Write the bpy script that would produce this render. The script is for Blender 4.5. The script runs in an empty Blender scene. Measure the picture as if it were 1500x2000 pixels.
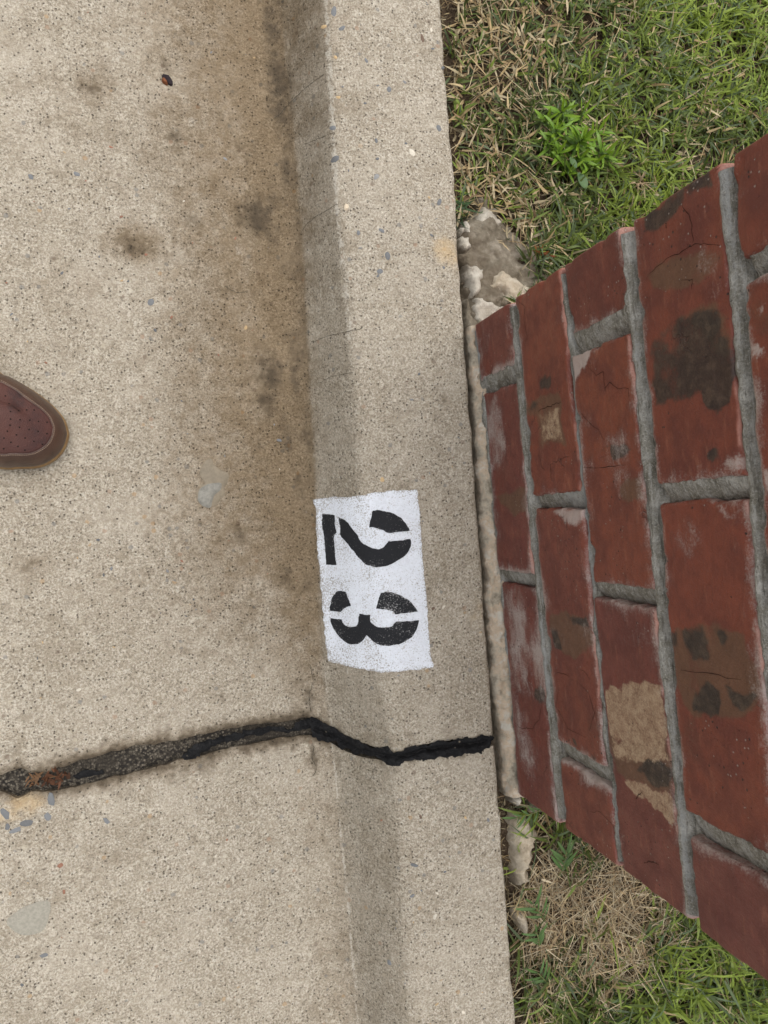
import bpy, bmesh, math, random
import numpy as np
from mathutils import Vector, Matrix, geometry

# ------------------------------------------------------------------ camera, sky, sun, exposure
S = bpy.context.scene
COL = S.collection
R = math.radians
CAM_H = 0.645           # metres above the top of the kerb
WALL_X = 0.28           # the pillar's street face
F_PX = 1500.0           # focal length in photograph pixels (1500 px wide)

nad = np.array([-418.0, -33.0, -F_PX]); nad /= np.linalg.norm(nad)
_z = -nad
_y = np.array([-.098, 1, 0]); _y -= _z * (_y @ _z); _y /= np.linalg.norm(_y)
_x = np.cross(_y, _z)
ROT = np.array([_x, _y, _z])
CAM = np.array([0, 0, CAM_H])

cam_data = bpy.data.cameras.new('camera')
cam = bpy.data.objects.new('camera', cam_data)
COL.objects.link(cam)
cam.matrix_world = Matrix.Translation(Vector(CAM)) @ Matrix([list(r) for r in ROT]).to_4x4()
cam_data.sensor_fit = 'HORIZONTAL'
cam_data.sensor_width = 36.0
cam_data.lens = 36.0 * F_PX / 1500.0
cam_data.clip_start = 0.01
cam_data.clip_end = 200
S.camera = cam

SUN_EL, SUN_AZ = 80.0, 45.0      # overcast: a broad glow from high up
w = bpy.data.worlds.new('World'); S.world = w; w.use_nodes = True
nt = w.node_tree; nt.nodes.clear()
sky = nt.nodes.new('ShaderNodeTexSky'); sky.sky_type = 'NISHITA'; sky.sun_disc = False
sky.sun_elevation = R(SUN_EL); sky.sun_rotation = R(SUN_AZ)
sky.dust_density = 4.0; sky.air_density = 1.0; sky.ozone_density = 1.0
hs = nt.nodes.new('ShaderNodeHueSaturation'); hs.inputs['Saturation'].default_value = 0.22
bg = nt.nodes.new('ShaderNodeBackground'); bg.inputs['Strength'].default_value = 0.12
wo = nt.nodes.new('ShaderNodeOutputWorld')
nt.links.new(sky.outputs[0], hs.inputs['Color']); nt.links.new(hs.outputs[0], bg.inputs['Color']); nt.links.new(bg.outputs[0], wo.inputs[0])

sun_d = bpy.data.lights.new('sun', 'SUN'); sun_d.energy = 1.3; sun_d.angle = R(60); sun_d.color = (1, .965, .91)
sun = bpy.data.objects.new('sun', sun_d); COL.objects.link(sun)
_d = Vector((math.sin(R(SUN_AZ)) * math.cos(R(SUN_EL)), math.cos(R(SUN_AZ)) * math.cos(R(SUN_EL)), math.sin(R(SUN_EL))))
sun.rotation_euler = _d.to_track_quat('Z', 'Y').to_euler()

S.view_settings.view_transform = 'Standard'
S.view_settings.look = 'None'
S.view_settings.exposure = 0.58
S.view_settings.gamma = 1.0
S.view_settings.use_curve_mapping = False

# ------------------------------------------------------------------ measuring helpers
def ray(px, py):
    return ROT @ np.array([px - 750.0, 1000.0 - py, -F_PX])
def on_level(px, py, z=0.0):
    d = ray(px, py); return CAM + d * ((z - CAM_H) / d[2])
def on_wall(px, py, x=WALL_X):
    d = ray(px, py); return CAM + d * (x / d[0])

# ------------------------------------------------------------------ value noise
def _hash(ix, iy, seed):
    h = (ix.astype(np.int64) * 374761393 + iy.astype(np.int64) * 668265263 + seed * 1442695041) & 0xffffffff
    h = ((h ^ (h >> 13)) * 1274126177) & 0xffffffff
    h = h ^ (h >> 16)
    return (h & 0xffff) / 65535.0
def vnoise(x, y, sc, seed=0):
    x = np.asarray(x, float) * sc + 1000.3; y = np.asarray(y, float) * sc + 1000.7
    ix = np.floor(x); iy = np.floor(y); fx = x - ix; fy = y - iy
    fx = fx * fx * (3 - 2 * fx); fy = fy * fy * (3 - 2 * fy)
    a = _hash(ix, iy, seed); b = _hash(ix + 1, iy, seed); c = _hash(ix, iy + 1, seed); d = _hash(ix + 1, iy + 1, seed)
    return (a + (b - a) * fx) * (1 - fy) + (c + (d - c) * fx) * fy - .5
def fbm(x, y, sc, seed=0, oct=3):
    r = 0; a = 1
    for i in range(oct):
        r = r + a * vnoise(x, y, sc, seed + i * 17); sc *= 2.1; a *= .5
    return r
def sstep(a, b, t):
    t = np.clip((t - a) / (b - a), 0, 1); return t * t * (3 - 2 * t)
def smax(a, b, k):
    h = np.clip(.5 + .5 * (a - b) / k, 0, 1); return b + (a - b) * h + k * h * (1 - h)
def smin(a, b, k): return -smax(-a, -b, k)

# ------------------------------------------------------------------ object helpers
def mesh_np(name, V, Fc, mat=None, parent=None, smooth=True, attrs=None, colors=None):
    me = bpy.data.meshes.new(name)
    me.from_pydata([tuple(v) for v in V], [], [tuple(int(i) for i in f) for f in Fc])
    if smooth: me.polygons.foreach_set('use_smooth', [True] * len(me.polygons))
    if attrs:
        for k, v in attrs.items():
            a = me.attributes.new(k, 'FLOAT', 'POINT'); a.data.foreach_set('value', np.asarray(v, np.float32))
    if colors is not None:
        a = me.attributes.new('tint', 'FLOAT_COLOR', 'POINT')
        c = np.ones((len(V), 4), np.float32); c[:, :3] = colors; a.data.foreach_set('color', c.ravel())
    me.update()
    if mat: me.materials.append(mat)
    o = bpy.data.objects.new(name, me); COL.objects.link(o)
    if parent: o.parent = parent
    return o
def grid_faces(n, m, flip=False):
    i = np.arange(n - 1)[:, None]; j = np.arange(m - 1)[None, :]
    a = (i * m + j).ravel(); b = a + 1; c = a + m + 1; d = a + m
    return np.stack([a, b, c, d] if not flip else [a, d, c, b], 1)
def tag(o, label=None, cat=None, group=None, kind=None):
    if label: o['label'] = label
    if cat: o['category'] = cat
    if group: o['group'] = group
    if kind: o['kind'] = kind
    return o
def thing(name, label, cat, loc=(0, 0, 0), group=None):
    o = bpy.data.objects.new(name, None); COL.objects.link(o); o.location = loc
    o.empty_display_size = .05
    return tag(o, label, cat, group)
def recenter(o, loc):
    """put an object's origin at loc, leaving its mesh where it is"""
    o.data.transform(Matrix.Translation(-Vector(loc))); o.location = loc
    return o

# ------------------------------------------------------------------ materials
class G:
    def __init__(s, name):
        s.m = bpy.data.materials.new(name); s.m.use_nodes = True
        s.t = s.m.node_tree; s.t.nodes.clear()
        s.out = s.t.nodes.new('ShaderNodeOutputMaterial')
        s.p = s.t.nodes.new('ShaderNodeBsdfPrincipled')
        s.t.links.new(s.p.outputs[0], s.out.inputs[0])
        s.pos = s.t.nodes.new('ShaderNodeNewGeometry').outputs['Position']
    def n(s, typ, **k):
        nd = s.t.nodes.new(typ)
        for a, v in k.items(): setattr(nd, a, v)
        return nd
    def l(s, a, b): s.t.links.new(a, b)
    def put(s, sock, v):
        if hasattr(v, 'is_output'): s.l(v, sock)
        elif isinstance(v, (tuple, list)) and len(v) == 3 and sock.type == 'RGBA': sock.default_value = (*v, 1)
        else: sock.default_value = v
    def noise(s, sc, det=3, rough=.55, vec=None, dist=0, col=False):
        nd = s.n('ShaderNodeTexNoise'); nd.inputs['Scale'].default_value = sc; nd.inputs['Detail'].default_value = det
        nd.inputs['Roughness'].default_value = rough; nd.inputs['Distortion'].default_value = dist
        s.l(vec or s.pos, nd.inputs['Vector']); return nd.outputs['Color' if col else 'Fac']
    def voro(s, sc, feature='F1', vec=None, rnd=1.0):
        nd = s.n('ShaderNodeTexVoronoi', feature=feature); nd.inputs['Scale'].default_value = sc; nd.inputs['Randomness'].default_value = rnd
        s.l(vec or s.pos, nd.inputs['Vector']); return nd
    def math(s, op, a, b=0.0, c=0.0, clamp=False):
        nd = s.n('ShaderNodeMath', operation=op, use_clamp=clamp)
        s.put(nd.inputs[0], a); s.put(nd.inputs[1], b)
        if len(nd.inputs) > 2: s.put(nd.inputs[2], c)
        return nd.outputs[0]
    def ramp(s, v, a, b, lo=0.0, hi=1.0):
        nd = s.n('ShaderNodeMapRange', interpolation_type='SMOOTHSTEP'); s.put(nd.inputs[0], v)
        for i, q in enumerate((a, b, lo, hi)): nd.inputs[i + 1].default_value = q
        return nd.outputs[0]
    def cramp(s, v, stops, interp='LINEAR'):
        nd = s.n('ShaderNodeValToRGB'); cr = nd.color_ramp; cr.interpolation = interp
        while len(cr.elements) < len(stops): cr.elements.new(.5)
        for e, (p, c) in zip(cr.elements, stops): e.position = p; e.color = (*c, 1)
        s.put(nd.inputs[0], v); return nd.outputs[0]
    def mix(s, f, a, b, mode='MIX'):
        nd = s.n('ShaderNodeMix', data_type='RGBA', blend_type=mode)
        s.put(nd.inputs[0], f); s.put(nd.inputs[6], a); s.put(nd.inputs[7], b); return nd.outputs[2]
    def attr(s, name, col=False):
        nd = s.n('ShaderNodeAttribute', attribute_name=name); return nd.outputs['Color' if col else 'Fac']
    def mask(s, name, nz, amp=.6, a=.3, b=.65):
        """a smooth painted field broken up by noise"""
        return s.ramp(s.math('ADD', s.attr(name), s.math('MULTIPLY', s.math('SUBTRACT', nz, .5), amp)), a, b)
    def bump(s, h, dist, strength=1.0, prev=None):
        nd = s.n('ShaderNodeBump'); nd.inputs['Distance'].default_value = dist; nd.inputs['Strength'].default_value = strength
        s.l(h, nd.inputs['Height'])
        if prev: s.l(prev, nd.inputs['Normal'])
        return nd.outputs[0]
    def done(s, col, rough=.8, normal=None, spec=.3, metallic=0):
        s.put(s.p.inputs['Base Color'], col); s.put(s.p.inputs['Roughness'], rough)
        s.p.inputs['Specular IOR Level'].default_value = spec
        if normal: s.l(normal, s.p.inputs['Normal'])
        return s.m

def concrete_color(g):
    fine = g.noise(560, 3, .76); f2 = g.noise(1100, 2, .6); mid = g.noise(85, 4, .68); big = g.noise(16, 4, .65)
    c = g.cramp(fine, [(.31, (.13, .108, .082)), (.42, (.30, .258, .197)), (.53, (.45, .395, .312)), (.68, (.69, .635, .54))])
    c = g.mix(g.ramp(f2, .58, .72, 0, .55), c, (.66, .62, .54))
    c = g.mix(g.ramp(f2, .42, .28, 0, .6), c, (.15, .125, .095))
    c = g.mix(g.ramp(mid, .42, .68, 0, .42), c, (.285, .235, .165))
    c = g.mix(g.ramp(mid, .42, .28, 0, .35), c, (.58, .53, .44))
    c = g.mix(g.ramp(big, .42, .7, 0, .34), c, (.56, .50, .41))
    c = g.mix(g.ramp(big, .46, .28, 0, .28), c, (.25, .205, .145))
    cs = g.noise(230, 3, .7)
    c = g.mix(g.ramp(cs, .56, .72, 0, .5), c, (.64, .60, .52))
    c = g.mix(g.ramp(cs, .42, .30, 0, .5), c, (.21, .178, .135))
    v = g.voro(330); sel = g.n('ShaderNodeSeparateColor'); g.l(v.outputs['Color'], sel.inputs[0])
    pit = g.math('MULTIPLY', g.ramp(v.outputs['Distance'], .30, .16), g.ramp(sel.outputs[0], .70, .72))
    c = g.mix(g.math('MULTIPLY', pit, .75), c, (.085, .068, .05))
    v2 = g.voro(150); s2 = g.n('ShaderNodeSeparateColor'); g.l(v2.outputs['Color'], s2.inputs[0])
    wob = g.math('ADD', v2.outputs['Distance'], g.math('MULTIPLY', g.noise(500, 2), .3))
    peb = g.math('MULTIPLY', g.ramp(wob, .50, .38), g.ramp(s2.outputs[0], .86, .88))
    pc = g.cramp(s2.outputs[1], [(0, (.21, .21, .20)), (.3, (.50, .44, .34)), (.5, (.37, .25, .17)), (.62, (.60, .55, .45)), (.8, (.20, .15, .11)), (.9, (.45, .30, .16))], 'CONSTANT')
    c = g.mix(g.math('MULTIPLY', peb, .6), c, pc)
    return c, fine, f2, mid, big, pit

def mat_concrete():
    g = G('weathered_concrete')
    c, fine, f2, mid, big, pit = concrete_color(g)
    nz = g.noise(34, 6, .72); nz2 = g.noise(140, 4, .72)
    mixn = g.math('ADD', g.math('MULTIPLY', nz, .6), g.math('MULTIPLY', nz2, .4))
    c = g.mix(g.math('MULTIPLY', g.mask('stain', mixn, 1.9, .05, 1.1), .9), c, g.mix(1, c, (.48, .392, .288), 'MULTIPLY'))
    c = g.mix(g.math('MULTIPLY', g.mask('grime', g.math('ADD', g.math('MULTIPLY', nz, .45), g.math('MULTIPLY', nz2, .55)), 3.4, .14, 1.1), .9), c, g.mix(.55, g.mix(1, c, (.34, .30, .25), 'MULTIPLY'), (.085, .07, .052)))
    c = g.mix(g.math('MULTIPLY', g.mask('face_grey_shade', mixn, .5, .2, .7), .5), c, g.mix(1, c, (.60, .59, .56), 'MULTIPLY'))  # kerb face: grey dirt and some of its shade, both in the colour
    bm_ = g.n('ShaderNodeMapping'); g.l(g.pos, bm_.inputs[0]); bm_.inputs['Scale'].default_value = (1, .06, .3)
    comb = g.noise(900, 3, .6, bm_.outputs[0])
    c = g.mix(g.math('MULTIPLY', g.attr('face_grey_shade'), g.ramp(comb, .45, .62, 0, .35)), c, g.mix(1, c, (.55, .54, .52), 'MULTIPLY'))
    c = g.mix(g.math('MULTIPLY', g.mask('wash', nz2, 2.4, .35, 1.1), .6), c, (.66, .62, .54))
    c = g.mix(g.math('MULTIPLY', g.mask('ochre', mixn, 2.6, .3, 1.1), .6), c, (.60, .44, .25))
    h = g.math('ADD', g.math('ADD', g.math('MULTIPLY', fine, 1.0), g.math('MULTIPLY', f2, .5)), g.math('MULTIPLY', pit, -1.2))
    nrm = g.bump(h, .0015, .9)
    nrm = g.bump(nz2, .0018, .5, nrm)
    return g.done(c, .88, nrm, .25)

def paint_over(name, paint, lo, hi, seed, rough):
    g = G(name)
    c0 = concrete_color(g)[0]
    vec = g.n('ShaderNodeVectorMath', operation='ADD'); g.l(g.pos, vec.inputs[0]); vec.inputs[1].default_value = (seed, seed * .7, 0)
    n1 = g.noise(720, 3, .75, vec.outputs[0]); n2 = g.noise(45, 3, .6, vec.outputs[0])
    t = g.math('ADD', n1, g.math('MULTIPLY', g.math('SUBTRACT', n2, .5), .30))
    t = g.math('ADD', t, g.math('MULTIPLY', g.attr('wear'), .22))
    worn = g.ramp(t, lo, hi)
    p = g.mix(g.ramp(g.noise(300, 3, .7), .35, .7, 0, .35), paint, tuple(min(1, q * .72 + .01) for q in paint))
    c = g.mix(g.math('MULTIPLY', worn, .8), p, g.mix(1, c0, (.62, .62, .64), 'MULTIPLY') if paint[0] > .4 else (.40, .40, .40))
    nrm = g.bump(g.noise(700, 3, .65), .0012, .75)
    return g.done(c, rough, nrm, .35)

def mat_brick():
    g = G('red_brick')
    nz = g.noise(45, 5, .65); fine = g.noise(750, 4, .75); mid = g.noise(160, 5, .7); streak = g.n('ShaderNodeMapping')
    g.l(g.pos, streak.inputs[0]); streak.inputs['Scale'].default_value = (1, .22, 1)
    stn = g.noise(230, 4, .65, streak.outputs[0])
    base = g.cramp(g.attr('tone'), [(0, (.165, .041, .027)), (.35, (.202, .047, .025)), (.7, (.215, .054, .026)), (1, (.155, .042, .034))])
    c = g.mix(g.ramp(nz, .35, .66, 0, .6), base, (.100, .029, .023))
    c = g.mix(g.ramp(stn, .56, .72, 0, .35), c, (.34, .13, .075))
    c = g.mix(g.ramp(mid, .30, .2, 0, .6), c, (.13, .035, .02))
    both = g.math('ADD', g.math('MULTIPLY', nz, .35), g.math('ADD', g.math('MULTIPLY', mid, .45), g.math('MULTIPLY', fine, .2)))
    c = g.mix(g.math('MULTIPLY', g.mask('brown', both, 1.7, .30, .9), .75), c, g.mix(mid, (.085, .046, .026), (.17, .095, .052)))
    c = g.mix(g.math('MULTIPLY', g.mask('dark', both, 1.9, .34, .84), .90), c, g.cramp(mid, [(.3, (.010, .009, .009)), (.5, (.032, .024, .019)), (.7, (.085, .06, .042))]))
    c = g.mix(g.math('MULTIPLY', g.mask('tan', both, 1.9, .34, .74), .88), c, g.cramp(g.math('ADD', g.math('MULTIPLY', fine, .5), g.math('MULTIPLY', mid, .5)), [(.34, (.13, .062, .035)), (.46, (.31, .20, .125)), (.58, (.48, .35, .23))]))
    # lime bloom and mortar smear
    wn = g.math('ADD', g.math('MULTIPLY', stn, .35), g.math('MULTIPLY', fine, .65))
    c = g.mix(g.math('MULTIPLY', g.mask('lime', g.math('ADD', g.math('MULTIPLY', wn, .6), g.math('MULTIPLY', nz, .4)), 2.8, .28, .95), .8), c, g.mix(nz, (.40, .30, .27), (.55, .50, .46)))
    c = g.mix(g.math('MULTIPLY', g.mask('arris_light', both, 1.0, .35, .75), .75), c, (.46, .21, .155))  # light caught on the brick arrises, painted as pink
    v = g.voro(420); sc = g.n('ShaderNodeSeparateColor'); g.l(v.outputs['Color'], sc.inputs[0])
    dot = g.math('MULTIPLY', g.ramp(v.outputs['Distance'], .34, .18), g.ramp(sc.outputs[0], .90, .91))
    c = g.mix(g.math('MULTIPLY', dot, g.ramp(sc.outputs[1], .55, .56, 0, .4)), c, (.62, .53, .46))
    c = g.mix(g.math('MULTIPLY', dot, g.ramp(sc.outputs[1], .25, .24, 0, .9)), c, (.03, .016, .012))
    # flaking creases
    wv = g.n('ShaderNodeVectorMath', operation='ADD'); g.l(g.pos, wv.inputs[0])
    sc2 = g.n('ShaderNodeVectorMath', operation='SCALE'); g.l(g.noise(55, 3, .6, col=True), sc2.inputs[0]); sc2.inputs['Scale'].default_value = .03
    g.l(sc2.outputs[0], wv.inputs[1])
    cr = g.voro(26, 'DISTANCE_TO_EDGE', wv.outputs[0])
    crease = g.math('MULTIPLY', g.ramp(cr.outputs['Distance'], .022, .004), g.ramp(g.noise(16, 2), .62, .70))
    c = g.mix(g.math('MULTIPLY', crease, .5), c, (.085, .026, .018))
    h = g.math('ADD', g.math('MULTIPLY', stn, .6), g.math('MULTIPLY', fine, .35))
    h = g.math('SUBTRACT', h, g.math('ADD', g.math('MULTIPLY', crease, 1.1), g.math('MULTIPLY', dot, .6)))
    nrm = g.bump(h, .0012, .9)
    nrm = g.bump(nz, .006, .4, nrm)
    return g.done(c, g.ramp(nz, .3, .7, .34, .66), nrm, .45)

def mat_mortar():
    g = G('grey_mortar')
    a = g.noise(48, 6, .78); b = g.noise(800, 3, .7); d = g.noise(240, 4, .7)
    c = g.cramp(a, [(.30, (.125, .112, .085)), (.44, (.225, .212, .175)), (.56, (.33, .32, .29)), (.68, (.50, .49, .455))])
    c = g.mix(g.ramp(b, .52, .68, 0, .65), c, (.56, .54, .49))
    c = g.mix(g.ramp(d, .42, .27, 0, .55), c, (.085, .075, .062))
    tm = g.n('ShaderNodeMapping'); g.l(g.pos, tm.inputs[0]); tm.inputs['Scale'].default_value = (1, .09, 1)
    tool = g.noise(330, 3, .65, tm.outputs[0])
    c = g.mix(g.ramp(tool, .54, .66, 0, .55), c, (.52, .51, .48))
    c = g.mix(g.ramp(tool, .46, .34, 0, .6), c, (.10, .09, .072))
    c = g.mix(g.ramp(b, .42, .28, 0, .6), c, (.10, .09, .07))
    c = g.mix(g.math('MULTIPLY', g.mask('crevice_shade', d, .6, .4, .8), .75), c, (.07, .06, .05))  # shade of the recessed joint put into the mortar colour
    c = g.mix(g.math('MULTIPLY', g.mask('pale', d, .9, .45, .9), .6), c, (.40, .41, .41))
    nrm = g.bump(b, .0016, .9); nrm = g.bump(d, .0022, .5, nrm); nrm = g.bump(tool, .002, .6, nrm)
    return g.done(c, .85, nrm, .25)

def mat_rubble(name, stops, soil=.75):
    g = G(name)
    a = g.noise(70, 5, .65); b = g.noise(800, 3, .65); d = g.noise(220, 4, .7)
    c = g.cramp(a, stops)
    c = g.mix(g.ramp(b, .4, .25, 0, .6), c, (.12, .10, .075))
    c = g.mix(g.ramp(d, .60, .78, 0, .35), c, (.66, .62, .53))
    c = g.mix(g.math('MULTIPLY', g.mask('soiled', d, 1.2, .35, .9), soil), c, (.15, .12, .085))
    nrm = g.bump(b, .001, .7); nrm = g.bump(d, .003, .7, nrm)
    return g.done(c, .9, nrm, .2)

def mat_soil():
    g = G('soil')
    a = g.noise(60, 5, .7); b = g.noise(500, 4, .7); d = g.noise(2.2, 3)
    c = g.cramp(b, [(.3, (.025, .017, .011)), (.5, (.075, .052, .034)), (.7, (.15, .112, .075))])
    c = g.mix(g.ramp(a, .4, .7, 0, .5), c, (.13, .095, .062))
    nrm = g.bump(b, .003, .9); nrm = g.bump(a, .006, .6, nrm)
    return g.done(c, .95, nrm, .15)

def mat_tar():
    g = G('black_tar')
    a = g.noise(400, 4, .65); b = g.noise(120, 4, .6, dist=1.0)
    c = g.cramp(a, [(.35, (.004, .004, .0045)), (.62, (.008, .008, .009)), (.80, (.045, .042, .038))])
    v = g.voro(240); sc = g.n('ShaderNodeSeparateColor'); g.l(v.outputs['Color'], sc.inputs[0])
    c = g.mix(g.math('MULTIPLY', g.ramp(v.outputs['Distance'], .25, .15), g.ramp(sc.outputs[0], .965, .975)), c, (.16, .135, .10))
    nrm = g.bump(b, .004, .8); nrm = g.bump(a, .0012, .7, nrm)
    return g.done(c, g.ramp(b, .35, .65, .5, .8), nrm, .22)

def mat_grit():
    g = G('sandy_grit')
    b = g.noise(650, 3, .75); v = g.voro(520); a = g.noise(35, 3, .6)
    sc = g.n('ShaderNodeSeparateColor'); g.l(v.outputs['Color'], sc.inputs[0])
    c = g.cramp(sc.outputs[0], [(0, (.03, .027, .024)), (.3, (.11, .095, .074)), (.55, (.14, .122, .095)), (.80, (.19, .165, .13)), (.97, (.22, .19, .15))], 'CONSTANT')
    c = g.mix(g.ramp(v.outputs['Distance'], .3, .65, 0, .75), c, (.03, .025, .02))
    c = g.mix(g.ramp(a, .45, .62, 0, .7), c, (.045, .038, .03))
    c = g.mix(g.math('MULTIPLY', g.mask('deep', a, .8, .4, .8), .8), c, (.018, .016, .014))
    nrm = g.bump(g.math('ADD', v.outputs['Distance'], b), .0025, .8)
    return g.done(c, .9, nrm, .2)

def mat_tint(name, rough=.5, spec=.35, trans=0.0, grain=0.0, gscale=600, var=.25):
    g = G(name)
    c = g.attr('tint', True)
    nz = g.noise(gscale, 3, .65)
    c = g.mix(g.ramp(nz, .35, .7, 0, var), c, g.mix(1, c, (.55, .52, .5), 'MULTIPLY'))
    nrm = g.bump(nz, grain, .7) if grain else None
    m = g.done(c, rough, nrm, spec)
    if trans:
        tr = g.n('ShaderNodeBsdfTranslucent'); g.l(c, tr.inputs[0])
        mx = g.n('ShaderNodeMixShader'); mx.inputs[0].default_value = trans
        g.l(g.p.outputs[0], mx.inputs[1]); g.l(tr.outputs[0], mx.inputs[2]); g.l(mx.outputs[0], g.out.inputs[0])
    return m

def mat_leather(name, a, b, scuff, rough, sc=14.0, thr=(.5, .75)):
    g = G(name)
    n1 = g.noise(sc * 3, 4, .6); n2 = g.noise(sc * 60, 3, .6); n3 = g.noise(sc * 5, 4, .65)
    c = g.mix(g.ramp(n1, .35, .65), a, b)
    c = g.mix(g.ramp(n3, thr[0], thr[1], 0, .8), c, scuff)
    c = g.mix(g.ramp(n2, .6, .75, 0, .25), c, tuple(min(1, q * 1.9) for q in a))
    v = g.voro(1100)
    nrm = g.bump(g.math('ADD', v.outputs['Distance'], n2), .0003, .6)
    nrm = g.bump(n1, .002, .3, nrm)
    return g.done(c, rough, nrm, .35)

def mat_plain(name, col, rough=.7, spec=.3, amp=.35, sc=300, bump=.0006):
    g = G(name); nz = g.noise(sc, 4, .65)
    c = g.mix(g.ramp(nz, .3, .7), tuple(q * (1 - amp) for q in col), tuple(min(1, q * (1 + amp)) for q in col))
    return g.done(c, rough, g.bump(nz, bump, .7), spec)

M_CON = mat_concrete()
M_WHITE = paint_over('white_kerb_paint', (.75, .785, .845), .535, .70, 3.1, .7)
M_BLACK = paint_over('black_stencil_paint', (.010, .011, .014), .62, .76, 7.7, .75)
M_BRICK = mat_brick()
M_MORTAR = mat_mortar()
M_FOOT = mat_rubble('pale_footing_mortar', [(.32, (.24, .205, .155)), (.45, (.42, .37, .29)), (.55, (.50, .395, .29)), (.66, (.52, .485, .415))], .6)
M_LUMP = mat_rubble('pale_mortar_lump', [(.30, (.30, .26, .20)), (.5, (.50, .455, .38)), (.7, (.60, .56, .48))])
M_GREY = mat_rubble('dusty_grey_mortar', [(.32, (.13, .108, .078)), (.5, (.205, .175, .13)), (.66, (.34, .30, .24))])
M_CREAM = mat_rubble('cream_mortar_lump', [(.30, (.30, .245, .17)), (.5, (.50, .425, .32)), (.7, (.58, .52, .42))], .6)
M_SOIL = mat_soil()
M_TAR = mat_tar()
M_GRIT = mat_grit()
M_STONE = mat_tint('aggregate_stone', .75, .3, 0, .0004, 900)
M_LEAF = mat_tint('grass_leaf', .5, .35, .22, 0, 500, .3)
M_STRAW = mat_tint('dry_straw', .7, .25, .1, 0, 400, .35)
M_WEED = mat_tint('weed_leaf', .42, .4, .28, 0, 300, .2)

# ------------------------------------------------------------------ the kerb's shape
def lin(y, pts):
    p = np.array(sorted(pts)); return np.interp(y, p[:, 0], p[:, 1])
JOINT_Y = -.20
def edge_x(y):                       # back edge of the kerb
    y = np.asarray(y, float)
    e = .2684 + .0235 * np.clip(y, -3, 3)
    e = e + .0021 * fbm(y, y * 0, 45, 5, 4) - .0025 * np.exp(-((y - .235) / .022) ** 2)
    return e + .0015 * sstep(.19, .21, y) * sstep(.40, .25, y)
FLOW = [(-3, .06), (-.4756, .1204), (-.25, .1215), (-.2119, .121), (-.1393, .118), (.003, .1262), (.0987, .1293), (.2421, .1365), (.338, .1385), (.4813, .1385), (3, .2)]
RIDGE = [(-3, .10), (-.45, .1580), (-.2717, .1660), (-.2, .166), (-.1374, .1635), (0, .160), (.0888, .164), (.179, .1672), (.2692, .1665), (.4501, .1745), (3, .235)]
ZF, ZR = -.0635, -.010
def zbase(x, y):
    x = np.asarray(x, float); y = np.asarray(y, float)
    fl = lin(y, FLOW) + .0012 * fbm(y, y * 0, 25, 9, 2); rd = lin(y, RIDGE) + .0010 * fbm(y, y * 0, 30, 19, 3)
    pan = ZF + .036 * np.clip(fl - x, 0, 6) - .10 * np.clip(x - fl, 0, 1)
    face = ZF + (x - fl) / (rd - fl) * (ZR - ZF)
    top = ZR + (0 - ZR) * sstep(0, 1, (x - rd) / .062 * .5 + .5) * 1.0
    top = ZR * np.exp(-np.clip(x - rd, -.02, 9) / .032)
    sharp = sstep(.02, .16, y)
    z = smax(pan, face, .026)
    z = smin(z, top, .017 - .0115 * sharp)
    return z
def zsurf(x, y):
    z = zbase(x, y)
    near = np.exp(-(np.asarray(x) ** 2 + np.asarray(y) ** 2) / 2.0)
    return z + near * (.0012 * fbm(x, y, 14, 31, 2) + .0007 * fbm(x, y, 60, 41, 2) + .00035 * vnoise(x, y, 240, 51))
def on_surf(px, py):
    z = -.03
    for _ in range(14):
        p = on_level(px, py, z); z = .5 * z + .5 * float(zsurf(p[0], p[1]))
    return on_level(px, py, z)

# the transverse joint: its two lips, measured on the surface
UP = [(-60, 1528), (0, 1517), (40, 1503), (60, 1510), (100, 1510), (150, 1489), (250, 1462), (350, 1446), (450, 1424), (550, 1411), (600, 1403), (640, 1420), (665, 1432), (700, 1450), (740, 1463), (770, 1471), (800, 1462), (850, 1452), (900, 1444), (962, 1437)]
LO = [(-60, 1552), (0, 1548), (35, 1562), (60, 1550), (100, 1546), (150, 1538), (250, 1514), (350, 1488), (450, 1463), (550, 1443), (600, 1437), (640, 1446), (665, 1462), (700, 1475), (740, 1485), (770, 1490), (800, 1485), (850, 1476), (900, 1468), (962, 1458)]
up_w = np.array([on_surf(*p) for p in UP]); lo_w = np.array([on_surf(*p) for p in LO])
def lip(pts, x):
    o = np.argsort(pts[:, 0]); xs = pts[o, 0]; ys = pts[o, 1]
    y = np.interp(x, xs, ys)
    far = np.clip(xs[0] - x, 0, 40)
    return y - far * .12
def up_y(x): return lip(up_w, x) + .0022 * fbm(x, x * 0, 110, 3, 4)
def lo_y(x): return lip(lo_w, x) + .0022 * fbm(x, x * 0, 110, 8, 4)

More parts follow.
